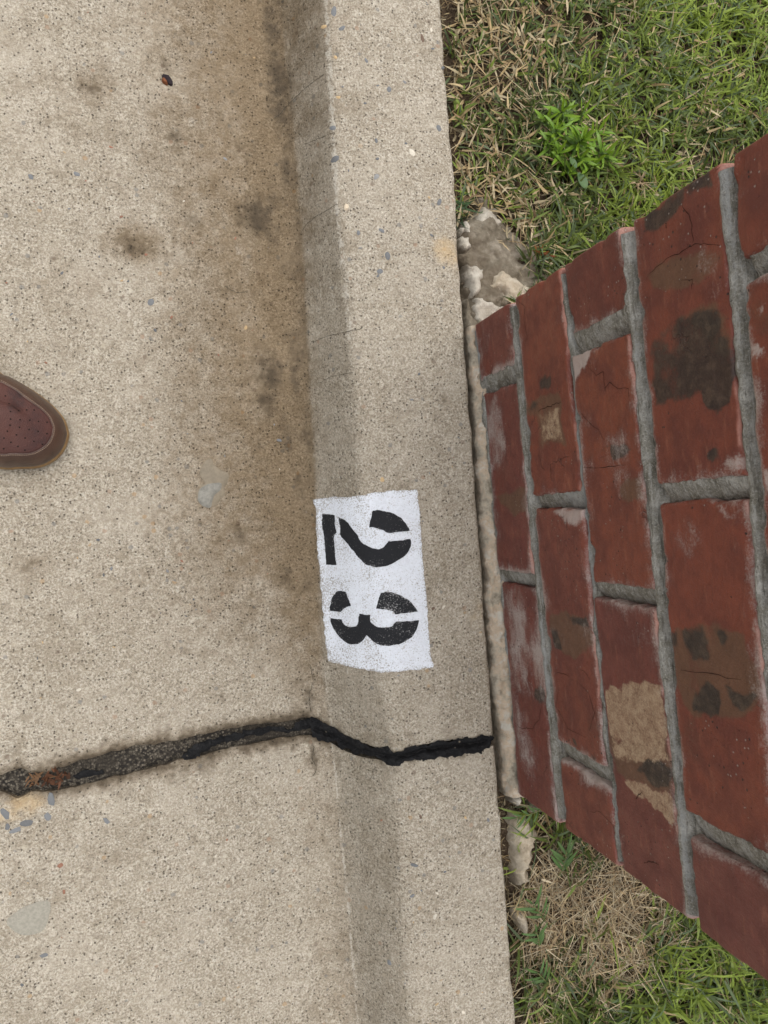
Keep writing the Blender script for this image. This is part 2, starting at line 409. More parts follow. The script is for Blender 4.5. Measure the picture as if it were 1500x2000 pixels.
# stain fields on the slabs, painted where the photograph shows them (px, py, rx, ry, strength)
def blobs(lst, X, Y):
    out = np.zeros_like(X)
    for px, py, rx, ry, s in lst:
        c = on_surf(px, py); a = .00045 * rx; b = .00045 * ry
        out = np.maximum(out, s * np.exp(-(((X - c[0]) / a) ** 2 + ((Y - c[1]) / b) ** 2) * .9))
    return out
STAIN = [(180, 200, 200, 240, .35), (540, 60, 110, 160, .85), (500, 250, 130, 190, .9), (530, 420, 90, 120, 1.0), (530, 560, 80, 130, .95), (545, 740, 70, 130, 1.0), (560, 900, 60, 150, .85), (585, 1100, 50, 160, .75),
         (400, 330, 190, 190, .5), (350, 250, 90, 120, .7), (180, 180, 50, 50, .65), (270, 475, 70, 50, .9), (440, 640, 160, 200, .5), (450, 1050, 170, 140, .45), (60, 1110, 50, 40, .5), (480, 800, 120, 200, .55),
         (560, 1250, 70, 120, .6), (330, 1150, 180, 120, .3), (160, 560, 140, 120, .3), (250, 60, 170, 90, .35), (610, 1600, 30, 160, .35), (640, 1850, 40, 160, .35), (150, 1650, 130, 120, .2)]
GRIME = [(540, 150, 26, 70, .95), (548, 215, 24, 46, .9), (530, 60, 20, 60, .7), (560, 330, 18, 60, .6), (505, 425, 36, 44, 1.0), (535, 400, 30, 60, .5), (575, 690, 22, 60, .6), (560, 850, 20, 60, .5), (580, 940, 14, 60, .55), (480, 300, 40, 30, .35), (440, 560, 40, 30, .3), (375, 430, 18, 18, .6), (265, 480, 40, 24, .6), (525, 725, 34, 48, .95), (520, 790, 26, 36, .8), (585, 620, 9, 120, .5), (575, 740, 12, 50, .7), (470, 1048, 24, 18, .6),
         (345, 500, 18, 18, .45), (340, 265, 20, 26, .55), (178, 178, 16, 16, .65), (605, 1370, 12, 34, .8), (590, 1330, 14, 30, .4), (57, 1110, 12, 10, .5), (560, 1130, 16, 30, .45), (600, 1140, 14, 26, .45), (545, 480, 20, 50, .5), (613, 1475, 8, 34, .75), (420, 230, 26, 18, .35), (325, 130, 16, 20, .45)]
OCHRE = [(870, 490, 34, 44, .9), (50, 1570, 45, 26, .95), (15, 1590, 40, 22, .8), (935, 1190, 26, 40, .45), (930, 1120, 20, 30, .4)]
WASHB = [(370, 240, 16, 14, .7), (910, 640, 14, 70, .55), (60, 1560, 70, 24, .35), (470, 490, 14, 14, .5), (870, 520, 30, 40, .5)]

# ------------------------------------------------------------------ slabs
def spaced(dense0, dense1, step, far0, far1, grow=1.5):
    a = list(np.arange(dense0, dense1 + step * .5, step)); s = step
    while a[-1] < far1: s *= grow; a.append(min(far1, a[-1] + s))
    s = step; b = []; p = dense0
    while p > far0: s *= grow; p = max(far0, p - s); b.append(p)
    return np.array(b[::-1] + a)

pavement_root = None
def slab(name, upper):
    us = spaced(-.56, -.012, .0024, -30, -.012)
    us = np.concatenate([us[us < -.0121], np.arange(-.012, -.0001, .0012), [0.0]])
    vs = spaced(0, .74, .0024, 0, 30) if upper else spaced(0, .46, .0024, 0, 30)
    vs = np.concatenate([[0, .0006, .0012, .0018], vs[vs > .002]])
    U, Vv = np.meshgrid(us, vs, indexing='ij')
    sgn = 1 if upper else -1
    ya = (up_y if upper else lo_y)(U + .2684 + .0235 * JOINT_Y) + sgn * Vv
    X = U + edge_x(ya)
    Y = ya
    Z = zsurf(X, Y)
    du = -U
    chip = .0012 + .002 * np.clip(fbm(Y, Y * 0, 70, 77, 3), 0, 1)
    Z -= .0035 * np.exp(-du / chip)                                  # worn back arris
    on_pan = sstep(.145, .115, X)
    Z -= (.0012 + .0022 * on_pan) * np.exp(-Vv / (.0015 + .004 * on_pan))  # worn lips of the joint
    n, m = X.shape
    V = [np.stack([X, Y, Z], -1).reshape(-1, 3)]
    Fc = [grid_faces(n, m, flip=upper)]
    fl = lin(Y, FLOW); rd = lin(Y, RIDGE)
    stain = np.maximum(blobs(STAIN, X, Y), .62 * sstep(fl - .075, fl - .004, X) * sstep(fl + .012, fl, X) * sstep(-.2, .02, Y))
    stain = np.maximum(stain, (.42 * sstep(fl - .05, fl, X) + .92 * sstep(fl - .21, fl - .03, X) * sstep(-.24, .03, Y)) * sstep(fl + .012, fl, X))
    stain = np.maximum(stain, np.where(X < .125, .7, .2) * np.exp(-(Vv / .011) ** 2))
    grime = np.maximum(blobs(GRIME, X, Y), .42 * np.exp(-((X - fl - .002) / .004) ** 2) * sstep(-.12, .1, Y))
    grime = np.maximum(grime, np.where(X < .125, 1, .35) * .95 * np.exp(-(Vv / .0085)))
    face_shade = sstep(fl - .002, fl + .008, X) * sstep(rd + .012, rd - .003, X) * (.62 if upper else .6)  # dirty grey face band, its shade partly painted in
    wash = np.maximum(blobs(WASHB, X, Y), .8 * np.exp(-((X - rd - .001) / .0028) ** 2) * sstep(.08, .2, Y))
    if not upper: wash = np.maximum(wash, .85 * np.exp(-((X - fl - .0035) / .0014) ** 2))
    else: wash = np.maximum(wash, .6 * np.exp(-((X - fl - .006) / .0016) ** 2) * sstep(-.08, -.16, Y))
    ochre = blobs(OCHRE, X, Y)
    at = dict(stain=stain, grime=grime, face_grey_shade=face_shade, wash=wash, ochre=ochre)
    at = {k: [v.ravel()] for k, v in at.items()}
    def skirt(idx, drop, flip):
        base = sum(len(q) for q in V)
        P = V[0][idx].copy(); Q = P.copy(); Q[:, 2] = Q[:, 2] - drop
        V.append(P); V.append(Q); k = len(idx)
        a = np.arange(k - 1) + base
        f = np.stack([a, a + 1, a + 1 + k, a + k], 1)
        Fc.append(f[:, ::-1] if flip else f)
        for kk in at:
            v = at[kk][0][idx]; 
            if kk == 'grime': v = np.maximum(v, .55)
            at[kk] += [v, v]
    I = np.arange(n * m).reshape(n, m)
    skirt(I[-1, :], .09, not upper); skirt(I[:, 0], .045, upper)
    return mesh_np(name, np.concatenate(V), np.concatenate(Fc), M_CON, pavement_root, True, {k: np.concatenate(v) for k, v in at.items()})

# bed under the slabs and the yard's soil: one sheet out to the horizon
def soil_z(x, y):
    d = x - edge_x(y)
    z = -.030 + .012 * sstep(.0, .09, d) + .004 * fbm(x, y, 22, 61, 3) + .002 * fbm(x, y, 90, 63, 2)
    z = z + .014 * np.exp(-(((x - .32) / .045) ** 2 + ((y - .20) / .05) ** 2)) + .012 * np.exp(-(((x - .28) / .03) ** 2 + ((y + .31) / .06) ** 2))
    z = z + .012 * np.exp(-(((x - .40) / .06) ** 2 + ((y + .36) / .05) ** 2))
    return np.where(d < -.008, -.13, z)
us = np.concatenate([-spaced(.05, .06, .02, .05, 30)[::-1], [-.02, -.010, -.0070], np.arange(-.005, .62, .004)])
us = np.concatenate([us, us[-1] + np.cumsum(.004 * 1.5 ** np.arange(1, 24))]); us = us[us < 31]
vs = spaced(-.75, .75, .0045, -30, 30)
U, Vv = np.meshgrid(us, vs, indexing='ij')
X = U + edge_x(Vv); Zs = soil_z(X, Vv)
ground = mesh_np('ground', np.stack([X, Vv, Zs], -1).reshape(-1, 3), grid_faces(*X.shape, flip=True), M_SOIL)
tag(ground, 'dark brown soil under the lawn beside the kerb', None, None, 'structure')

# pavement root: the gritty filler lying in the joint carries the two slabs
xs = np.linspace(-.34, .262, 260); ts = np.linspace(-.25, 1.25, 15)
Xg, Tg = np.meshgrid(xs, ts, indexing='ij')
Yg = lo_y(Xg) + (up_y(Xg) - lo_y(Xg)) * Tg
depth = .0055 + .005 * sstep(.10, .15, Xg)
Zg = zsurf(Xg, Yg) - depth + .0016 * fbm(Xg, Yg, 110, 71, 3) - .0035 * np.exp(-((Tg - .05) / .12) ** 2) * (fbm(Xg, Yg * 0, 30, 75, 2) > .05) - .002 * np.exp(-((Tg - .98) / .08) ** 2)
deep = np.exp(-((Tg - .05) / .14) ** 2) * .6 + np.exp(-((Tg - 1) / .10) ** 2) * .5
pavement_root = mesh_np('kerb_and_gutter', np.stack([Xg, Yg, Zg], -1).reshape(-1, 3), grid_faces(*Xg.shape, flip=True), M_GRIT, None, True, {'deep': deep.ravel()})
tag(pavement_root, 'weathered tan concrete gutter and rolled kerb crossed by a tarred joint', None, None, 'structure')
slab_a = slab('concrete_slab', True); tag(slab_a, 'stained concrete slab carrying the painted house number')
slab_b = slab('concrete_slab', False); tag(slab_b, 'cleaner concrete slab below the tarred joint')

# ------------------------------------------------------------------ draped patches
def inside(poly, P):
    x, y = P[:, 0], P[:, 1]; r = np.zeros(len(P), bool); n = len(poly)
    for i in range(n):
        x0, y0 = poly[i]; x1, y1 = poly[(i + 1) % n]
        c = ((y0 > y) != (y1 > y)) & (x < (x1 - x0) * (y - y0) / (y1 - y0 + 1e-15) + x0); r ^= c
    return r
def dist_poly(poly, P):
    d = np.full(len(P), 1e9); n = len(poly)
    for i in range(n):
        a = poly[i]; b = poly[(i + 1) % n]; ab = b - a
        t = np.clip(((P - a) @ ab) / (ab @ ab + 1e-15), 0, 1)
        d = np.minimum(d, np.hypot(*(P - a - t[:, None] * ab).T))
    return d
def smooth_loop(P, n=6):
    P = np.asarray(P, float); m = len(P); out = []
    for i in range(m):
        p0, p1, p2, p3 = P[i - 1], P[i], P[(i + 1) % m], P[(i + 2) % m]
        for k in range(n):
            t = k / n
            out.append(.5 * (2 * p1 + (p2 - p0) * t + (2 * p0 - 5 * p1 + 4 * p2 - p3) * t * t + (3 * p1 - p0 - 3 * p2 + p3) * t ** 3))
    return np.array(out)
def smooth_keep(P, n=5, lim=.75):
    P = np.asarray(P, float); m = len(P); out = []
    T = np.zeros_like(P)
    for i in range(m):
        a = P[i] - P[i - 1]; b = P[(i + 1) % m] - P[i]
        ang = abs(math.atan2(a[0] * b[1] - a[1] * b[0], a @ b))
        if ang < lim: t = a / np.hypot(*a) + b / np.hypot(*b); T[i] = t / np.hypot(*t)
        else: T[i] = np.nan
    for i in range(m):
        p, q = P[i], P[(i + 1) % m]; d = q - p; L = np.hypot(*d)
        t0 = d if np.isnan(T[i][0]) else T[i] * L
        t1 = d if np.isnan(T[(i + 1) % m][0]) else T[(i + 1) % m] * L
        for k in range(n):
            u = k / n
            out.append((2*u**3-3*u**2+1)*p + (u**3-2*u**2+u)*t0 + (-2*u**3+3*u**2)*q + (u**3-u**2)*t1)
    return np.array(out)
def resample(poly, step):
    out = []; n = len(poly)
    for i in range(n):
        a, b = poly[i], poly[(i + 1) % n]; k = max(1, int(np.hypot(*(b - a)) / step))
        for j in range(k): out.append(a + (b - a) * j / k)
    return np.array(out)
def patch(poly, cell, jitter=0.0, seed=0):
    """triangulated interior of a closed outline: points, triangles, distance to the rim"""
    b = resample(np.asarray(poly, float), cell)
    if jitter:
        nx = fbm(b[:, 0], b[:, 1], .35 / cell, seed, 3); ny = fbm(b[:, 0], b[:, 1], .35 / cell, seed + 50, 3)
        b = b + jitter * np.stack([nx, ny], 1)
    lo, hi = b.min(0), b.max(0)
    gx, gy = np.meshgrid(np.arange(lo[0], hi[0], cell), np.arange(lo[1], hi[1], cell * .9), indexing='ij')
    gx = gx + cell * .5 * (np.arange(gx.shape[1]) % 2)[None, :]
    g = np.stack([gx.ravel(), gy.ravel()], 1)
    g = g[inside(b, g)]
    g = g[dist_poly(b, g) > cell * .45]
    P = np.concatenate([b, g]); k = len(b); sc = 100.0
    r = geometry.delaunay_2d_cdt([Vector(p * sc) for p in P], [(i, (i + 1) % k) for i in range(k)], [], 1, 1e-5)
    Q = np.array([(v.x, v.y) for v in r[0]]) / sc
    T = [tuple(f) for f in r[2]]
    A = Q[[t[0] for t in T]]; B = Q[[t[1] for t in T]]; Cc = Q[[t[2] for t in T]]
    ok = inside(b, (A + B + Cc) / 3)
    area = (B[:, 0] - A[:, 0]) * (Cc[:, 1] - A[:, 1]) - (B[:, 1] - A[:, 1]) * (Cc[:, 0] - A[:, 0])
    T = [t if ar > 0 else t[::-1] for t, o, ar in zip(T, ok, area) if o]
    return Q, T, dist_poly(b, Q)
def surf_poly(pts, f=lambda p: p):
    return np.array([on_surf(*f(p))[:2] for p in pts])

# ------------------------------------------------------------------ house number on the kerb
zp = lambda p: (560 + p[0] / 4.4118, 920 + p[1] / 4.4118)
PANEL = [(222, 248), (305, 228), (600, 215), (720, 195), (860, 178), (1000, 165), (1118, 165), (1130, 230), (1150, 480), (1165, 700), (1190, 950), (1205, 1150), (1225, 1400), (1250, 1640), (1262, 1665), (1255, 1690), (1100, 1715), (950, 1730), (840, 1733), (720, 1720), (600, 1695), (480, 1668), (352, 1640), (345, 1560), (330, 1400), (305, 1150), (280, 850), (255, 550), (238, 300)]
TWO = [[(300, 372), (360, 370), (412, 382), (415, 430), (420, 510), (425, 530), (412, 545), (408, 620), (415, 700), (425, 808), (338, 806), (330, 700), (318, 560), (305, 450)],
       [(443, 395), (500, 425), (560, 490), (610, 560), (640, 610), (690, 645), (740, 668), (790, 672), (830, 655), (855, 630), (870, 605), (960, 595), (1062, 588), (1070, 610), (1060, 660), (1030, 710), (980, 755), (920, 790), (850, 815), (770, 828), (730, 820), (680, 805), (640, 770), (600, 725), (545, 650), (500, 600), (462, 553), (455, 480)],
       [(738, 340), (800, 338), (870, 350), (930, 375), (985, 415), (1030, 465), (1057, 515), (1000, 520), (940, 528), (870, 533), (830, 510), (790, 495), (740, 488), (705, 490), (715, 440)]]
THREE = [[(430, 1032), (480, 1030), (508, 1040), (520, 1080), (550, 1165), (505, 1175), (480, 1190), (465, 1210), (420, 1208), (368, 1198), (375, 1150), (390, 1090)],
         [(805, 1045), (870, 1042), (930, 1050), (990, 1075), (1050, 1115), (1095, 1160), (1128, 1210), (1060, 1218), (930, 1235), (905, 1210), (860, 1193), (770, 1185), (785, 1120)],
         [(372, 1265), (420, 1272), (470, 1278), (485, 1310), (510, 1332), (550, 1338), (590, 1335), (610, 1310), (618, 1228), (660, 1232), (715, 1237), (722, 1290), (745, 1325), (790, 1347), (850, 1347), (900, 1338), (925, 1310), (945, 1300), (1040, 1293), (1135, 1283), (1125, 1330), (1100, 1390), (1055, 1445), (990, 1480), (920, 1500), (840, 1505), (780, 1490), (735, 1460), (705, 1430), (685, 1408), (665, 1440), (640, 1470), (600, 1490), (550, 1488), (490, 1462), (440, 1415), (400, 1350), (380, 1305)]]
cpos = on_surf(725, 1135)
number = thing('house_number', 'white stencilled panel with black 2 and 3 painted across the rolled kerb', 'house number', tuple(cpos))
def paint(name, polys, cell, lift, mat, jit, seed, wearf):
    V = []; T = []; W = []
    for k, pl in enumerate(polys):
        Q, t, d = patch(surf_poly(smooth_keep(pl), zp), cell, jit, seed + k)
        z = zsurf(Q[:, 0], Q[:, 1]) + lift
        o = sum(len(v) for v in V)
        V.append(np.column_stack([Q, z])); T += [tuple(i + o for i in q) for q in t]; W.append(wearf(Q, d))
    o = mesh_np(name, np.concatenate(V) - cpos, T, mat, number, True, {'wear': np.concatenate(W)})
    return o
rd0 = .163
paint('background_panel', [PANEL], .0016, .0007, M_WHITE, .0016, 5, lambda Q, d: .55 * np.exp(-d / .0016) + .25 * np.exp(-((Q[:, 0] - rd0) / .008) ** 2) + .2 * (Q[:, 0] < .15))
d2 = paint('digit', TWO, .0013, .0013, M_BLACK, .0009, 15, lambda Q, d: .35 * np.exp(-d / .001)); tag(d2, 'black stencilled digit 2')
d3 = paint('digit', THREE, .0013, .0013, M_BLACK, .0009, 25, lambda Q, d: .35 * np.exp(-d / .001) + .3 * sstep(.15, .19, Q[:, 0])); tag(d3, 'black stencilled digit 3')

# ------------------------------------------------------------------ tar in the joint
TAR_KERB = [(606, 1402), (640, 1415), (664, 1430), (700, 1447), (735, 1461), (752, 1458), (772, 1468), (800, 1458), (822, 1455), (850, 1449), (880, 1446), (915, 1440), (958, 1435), (962, 1446), (958, 1458), (940, 1470), (915, 1472), (890, 1478), (860, 1478), (835, 1484), (805, 1486), (780, 1492), (758, 1492), (742, 1484), (722, 1476), (705, 1470), (688, 1474), (676, 1462), (664, 1466), (655, 1450), (640, 1448), (622, 1444), (608, 1436)]
TAR_PAN = [(354, 1479), (372, 1462), (395, 1450), (430, 1440), (470, 1430), (510, 1421), (545, 1417), (565, 1422), (590, 1408), (612, 1402), (632, 1412), (622, 1424), (596, 1422), (570, 1430), (540, 1428), (505, 1437), (480, 1438), (455, 1448), (425, 1456), (395, 1470), (380, 1484), (362, 1486)]
TAR_BIT = [(140, 1519), (165, 1508), (200, 1507), (203, 1514), (170, 1521), (145, 1524)]
def tar(pts, lift, dome, seed, cell=.0013):
    Q, T, d = patch(smooth_loop(surf_poly(pts), 4), cell, .0036, seed)
    z = zsurf(Q[:, 0], Q[:, 1]) + lift + dome * (1 - np.exp(-d / .0022)) + .0034 * fbm(Q[:, 0], Q[:, 1], 150, seed, 3) * (1 - np.exp(-d / .002))
    return Q, z, T, d
Q, z, T, d = tar(TAR_KERB, .0008, .0006, 91)
ymid = .5 * (up_y(Q[:, 0]) + lo_y(Q[:, 0]))
z = z - .0045 * np.exp(-((Q[:, 1] - ymid - .0012 * vnoise(Q[:, 0], Q[:, 0] * 0, 60, 4)) / .0016) ** 2) * sstep(.001, .004, d)
tag(mesh_np('joint_sealant', np.column_stack([Q, z]), T, M_TAR, pavement_root), 'rough black tar filling the joint over the kerb')
Q, z, T, d = tar(TAR_PAN, -.0022, .0018, 93)
tag(mesh_np('joint_sealant', np.column_stack([Q, z]), T, M_TAR, pavement_root), 'thin black tar strip lying in the gutter joint')
Q, z, T, d = tar(TAR_BIT, -.0030, .0014, 97)
tag(mesh_np('joint_sealant', np.column_stack([Q, z]), T, M_TAR, pavement_root), 'short scrap of tar in the gutter joint')

# ------------------------------------------------------------------ aggregate stones flush in the slabs
rng = np.random.default_rng(11)
def stones(spec, slab_o, name='aggregate'):
    V = []; Fc = []; Cc = []
    for (x, y, r, col, asp, az) in spec:
        n = 9; o = len(V); a = np.linspace(0, 2 * np.pi, n, endpoint=False)
        rr = r * (1 + .35 * (rng.random(n) - .5))
        px = x + rr * np.cos(a) * np.cos(az) - rr * asp * np.sin(a) * np.sin(az)
        py = y + rr * np.cos(a) * np.sin(az) + rr * asp * np.sin(a) * np.cos(az)
        zz = zsurf(px, py)
        for i in range(n): V.append((px[i], py[i], zz[i] - .0003))
        qx = x + .7 * (px - x); qy = y + .7 * (py - y); qz = zsurf(qx, qy)
        for i in range(n): V.append((qx[i], qy[i], qz[i] + .00035))
        V.append((x, y, float(zsurf(x, y)) + .0005))
        for i in range(n):
            j = (i + 1) % n
            Fc.append((o + i, o + j, o + n + j, o + n + i)); Fc.append((o + n + i, o + n + j, o + 2 * n))
        Cc += [np.array(col) * (.85 + .3 * rng.random())] * (2 * n + 1)
    ob = mesh_np(name, V, Fc, M_STONE, slab_o, True, None, np.array(Cc)); ob['kind'] = 'stuff'; return ob
PAL = [(.175, .182, .188), (.25, .252, .248), (.13, .134, .138), (.50, .36, .20), (.30, .15, .10), (.62, .57, .48), (.16, .11, .08)]
def scatter(n, xr, yr, rmin, rmax, pal, kerb_bias=False):
    out = []
    for _ in range(n):
        y = rng.uniform(*yr); x = rng.uniform(*xr)
        if kerb_bias: x = x + .0235 * y
        c = PAL[rng.choice(len(PAL), p=pal)]
        out.append((x, y, rmin + (rmax - rmin) * rng.random() ** 3, c, rng.uniform(.35, .8), rng.uniform(0, 6.28)))
    return out
def at_px(lst):
    out = []
    for px, py, r, c in lst:
        p = on_surf(px, py); out.append((p[0], p[1], r * .00045, PAL[c], rng.uniform(.45, .75), rng.uniform(0, 6.28)))
    return out
pk = [.3, .25, .05, .15, .05, .1, .1]; pp = [.18, .2, .12, .1, .15, .1, .15]
top_st = scatter(110, (.165, .262), (-.16, .62), .0006, .0028, pk, True) + scatter(260, (-.30, .12), (-.14, .6), .0006, .0022, pp)
top_st += at_px([(652, 22, 11, 0), (668, 55, 8, 0), (632, 52, 6, 3), (655, 112, 5, 3), (655, 310, 9, 2), (650, 250, 7, 0), (735, 345, 8, 1), (737, 310, 5, 2), (735, 275, 6, 0), (805, 298, 9, 5), (857, 250, 8, 0), (858, 395, 9, 0), (745, 450, 8, 0), (757, 500, 9, 0), (742, 530, 8, 0), (676, 405, 6, 5), (700, 455, 6, 0), (825, 75, 9, 6), (865, 132, 4, 2), (760, 175, 7, 0), (715, 118, 6, 0), (480, 640, 6, 3), (295, 590, 9, 0), (303, 645, 5, 2), (238, 548, 4, 3), (545, 860, 7, 0), (150, 340, 7, 0), (60, 345, 7, 0), (440, 310, 6, 1), (920, 0, 4, 3), (790, 160, 5, 1)])
stones([s for s in top_st if s[1] > up_y(s[0]) + .006], slab_a)
bot_st = scatter(60, (.165, .262), (-.6, -.23), .0006, .0024, pk, True) + scatter(70, (-.30, .11), (-.6, -.24), .0006, .0022, pp)
bot_st += at_px([(78, 1545, 9, 0), (100, 1562, 13, 0), (93, 1595, 9, 0), (52, 1608, 13, 2), (10, 1590, 12, 0), (30, 1622, 12, 0), (15, 1615, 7, 2), (208, 1603, 9, 0), (118, 1690, 7, 4), (125, 1742, 6, 4), (86, 1866, 9, 0), (810, 1690, 9, 0), (745, 1602, 3, 4), (850, 1790, 8, 5), (805, 1750, 6, 0), (760, 1880, 7, 0)])
stones([s for s in bot_st if s[1] < lo_y(s[0]) - .004], slab_b)

# hairline cracks across the kerb face and gutter
M_HAIR = mat_plain('hairline_dirt', (.085, .072, .055), .95, .1, .4, 300, .0002)
HAIR = [(slab_a, .0006, [(632, 146), (612, 160), (590, 178), (570, 196), (548, 222), (535, 232)]), (slab_a, .0005, [(662, 398), (640, 410), (615, 424), (596, 440), (585, 462)]), (slab_a, .0005, [(705, 642), (670, 650), (640, 656), (602, 670)]), (slab_a, .0004, [(655, 262), (628, 268), (590, 284)]), (slab_a, .0004, [(690, 728), (650, 735), (612, 752)]),
        (slab_a, .0005, [(440, 560), (462, 572), (486, 570)]), (slab_a, .0005, [(606, 1300), (612, 1330), (603, 1362), (608, 1392)]), (slab_b, .0006, [(613, 1455), (609, 1480), (618, 1500), (612, 1516)]), (slab_b, .0004, [(735, 1497), (729, 1503), (738, 1506)]), (slab_b, .0004, [(585, 1790), (588, 1800), (584, 1812)])]
for so, wd, pts in HAIR:
    W = np.array([on_surf(*p)[:2] for p in pts]); fine = []
    for k in range(len(W) - 1):
        for t in np.arange(0, 1, .1): fine.append(W[k] + (W[k + 1] - W[k]) * t + rng.normal(0, .0003, 2))
    fine = np.array(fine); n = len(fine); V = []
    for k in range(n):
        d = fine[min(k + 1, n - 1)] - fine[max(k - 1, 0)]; d = d / (np.hypot(*d) + 1e-9); nn = np.array([-d[1], d[0]]) * wd * .5 * rng.uniform(.4, 1.3)
        for sg in (1, -1):
            q = fine[k] + sg * nn; V.append((q[0], q[1], float(zsurf(q[0], q[1])) + .00035))
    mesh_np('hairline_crack', V, [(2 * k, 2 * k + 1, 2 * k + 3, 2 * k + 2) for k in range(n - 1)], M_HAIR, so)

# ------------------------------------------------------------------ brick pillar
pillar = thing('brick_pillar', 'red brick pillar with grey mortar joints standing behind the kerb', 'brick pillar', (WALL_X + .21, -.056, 0))
PB = Vector(pillar.location)
YT, YB = .1565, -.2685
def mk(lst):
    out = []
    for kind, px, py, rx, ry, s in lst:
        c = on_wall(px, py); a = on_wall(px, py + ry); b = on_wall(px + rx, py)
        out.append((kind, c[1], c[2], abs(a[1] - c[1]), abs(b[2] - c[2]), s))
    return out
ZA = lambda p: (1150 + p[0] / 4.2857, 220 + p[1] / 4.2857)
ZB = lambda p: (850 + p[0] / 2.3077, 550 + p[1] / 2.3077)
ZC = lambda p: (850 + p[0] / 2.3077, 1050 + p[1] / 2.3077)
ID = lambda p: p
POLYS = [
    ('dark', .86, ID, [(1268, 668), (1300, 642), (1365, 612), (1408, 600), (1425, 690), (1430, 742), (1385, 775), (1330, 786), (1276, 792)]),
    ('dark', 1.2, ID, [(1374, 772), (1384, 738), (1404, 716), (1424, 720), (1432, 760), (1420, 792), (1396, 802), (1378, 792)]),
    ('dark', .95, ZA, [(475, 1010), (468, 880), (560, 765), (640, 695), (830, 560), (920, 480), (1020, 440), (1040, 635), (900, 648), (790, 682), (770, 770), (730, 830), (620, 892), (560, 940), (510, 1000)]),
    ('brown', .8, ZA, [(480, 1380), (600, 1290), (760, 1170), (950, 1100), (1100, 1120), (1060, 1300), (900, 1420), (700, 1480), (520, 1480)]),
    ('brown', .9, ID, [(1285, 650), (1400, 585), (1425, 620), (1420, 700), (1350, 640)]),
    ('tan', 1.0, ZC, [(770, 682), (860, 652), (920, 672), (1012, 660), (1030, 760), (1036, 890), (960, 922), (900, 932), (800, 885), (778, 800)]),
    ('brown', 1.1, ZC, [(790, 880), (900, 925), (1042, 895), (1056, 1000), (1062, 1165), (950, 1132), (860, 1102), (818, 1060), (798, 960)]),
    ('tan', .62, ZC, [(800, 890), (900, 930), (1040, 905), (1050, 1000), (900, 1020), (820, 1000)]),
    ('tan', .75, ZC, [(850, 1100), (1062, 1172), (1066, 1285), (980, 1222), (880, 1152)]),
    ('dark', .85, ZC, [(930, 1010), (1000, 1000), (1056, 1060), (1056, 1145), (980, 1120), (915, 1070)]),
    ('tan', .50, ZB, [(465, 605), (560, 572), (582, 712), (480, 748)]),
    ('brown', 1.1, ZB, [(400, 540), (560, 498), (590, 720), (475, 755), (455, 610), (408, 592)]),
    ('dark', 1.1, ZB, [(468, 440), (488, 402), (518, 418), (518, 480), (498, 492), (474, 480)]),
    ('dark', .95, ZB, [(408, 560), (440, 530), (462, 560), (430, 585)]),
    ('dark', 1.1, ZB, [(786, 752), (850, 730), (888, 768), (852, 812), (806, 806)]),
    ('dark', .8, ZB, [(690, 770), (790, 742), (800, 752), (700, 776)]),
    ('brown', 1.0, ZB, [(848, 922), (920, 902), (932, 972), (858, 992)]),
    ('brown', 1.2, ZB, [(268, 978), (400, 928), (404, 1052), (350, 1058), (300, 1012)]),
    ('dark', 1.0, ZC, [(604, 366), (690, 350), (712, 425), (650, 392)]),
    ('brown', 1.1, ZC, [(518, 352), (690, 350), (722, 500), (600, 532), (540, 460), (508, 402)]),
    ('dark', .9, ZC, [(518, 412), (558, 428), (576, 500), (532, 474)]),
    ('dark', 1.0, ZC, [(620, 905), (640, 915), (655, 965), (635, 955)]), ('dark', .9, ZC, [(705, 960), (740, 965), (742, 1025), (700, 1010)]),
    ('dark', 1.0, ZC, [(440, 672), (466, 650), (486, 690), (476, 742), (446, 722)]),
    ('dark', .9, ZC, [(1062, 408), (1100, 402), (1112, 482), (1068, 495)]),
    ('dark', .95, ZC, [(1128, 394), (1210, 408), (1242, 470), (1232, 562), (1150, 562), (1130, 470)]),
    ('dark', 1.0, ZC, [(1256, 432), (1310, 418), (1340, 462), (1300, 484)]),
    ('dark', 1.15, ZC, [(1168, 692), (1220, 660), (1302, 690), (1292, 780), (1240, 812), (1180, 762)]),
    ('dark', .9, ZC, [(1318, 660), (1440, 690), (1466, 730), (1390, 764), (1328, 722)]),
    ('dark', .9, ZC, [(1120, 640), (1165, 640), (1170, 672), (1130, 668)]),
    ('brown', 1.0, ZC, [(1080, 388), (1400, 420), (1462, 620), (1468, 784), (1320, 792), (1180, 800), (1080, 640)]),
    ('dark', .9, ID, [(1380, 882), (1395, 870), (1400, 888), (1385, 902)]),
    ('lime', 1.0, ID, [(1118, 690), (1160, 668), (1150, 715), (1122, 745)]), ('lime', .9, ID, [(1080, 1000), (1140, 985), (1142, 1030), (1105, 1025)]),
]
def wall_poly(f, pts): return np.array([on_wall(*f(p))[1:] for p in pts])
WPOLY = [(k, st, wall_poly(f, pts)) for k, st, f, pts in POLYS]
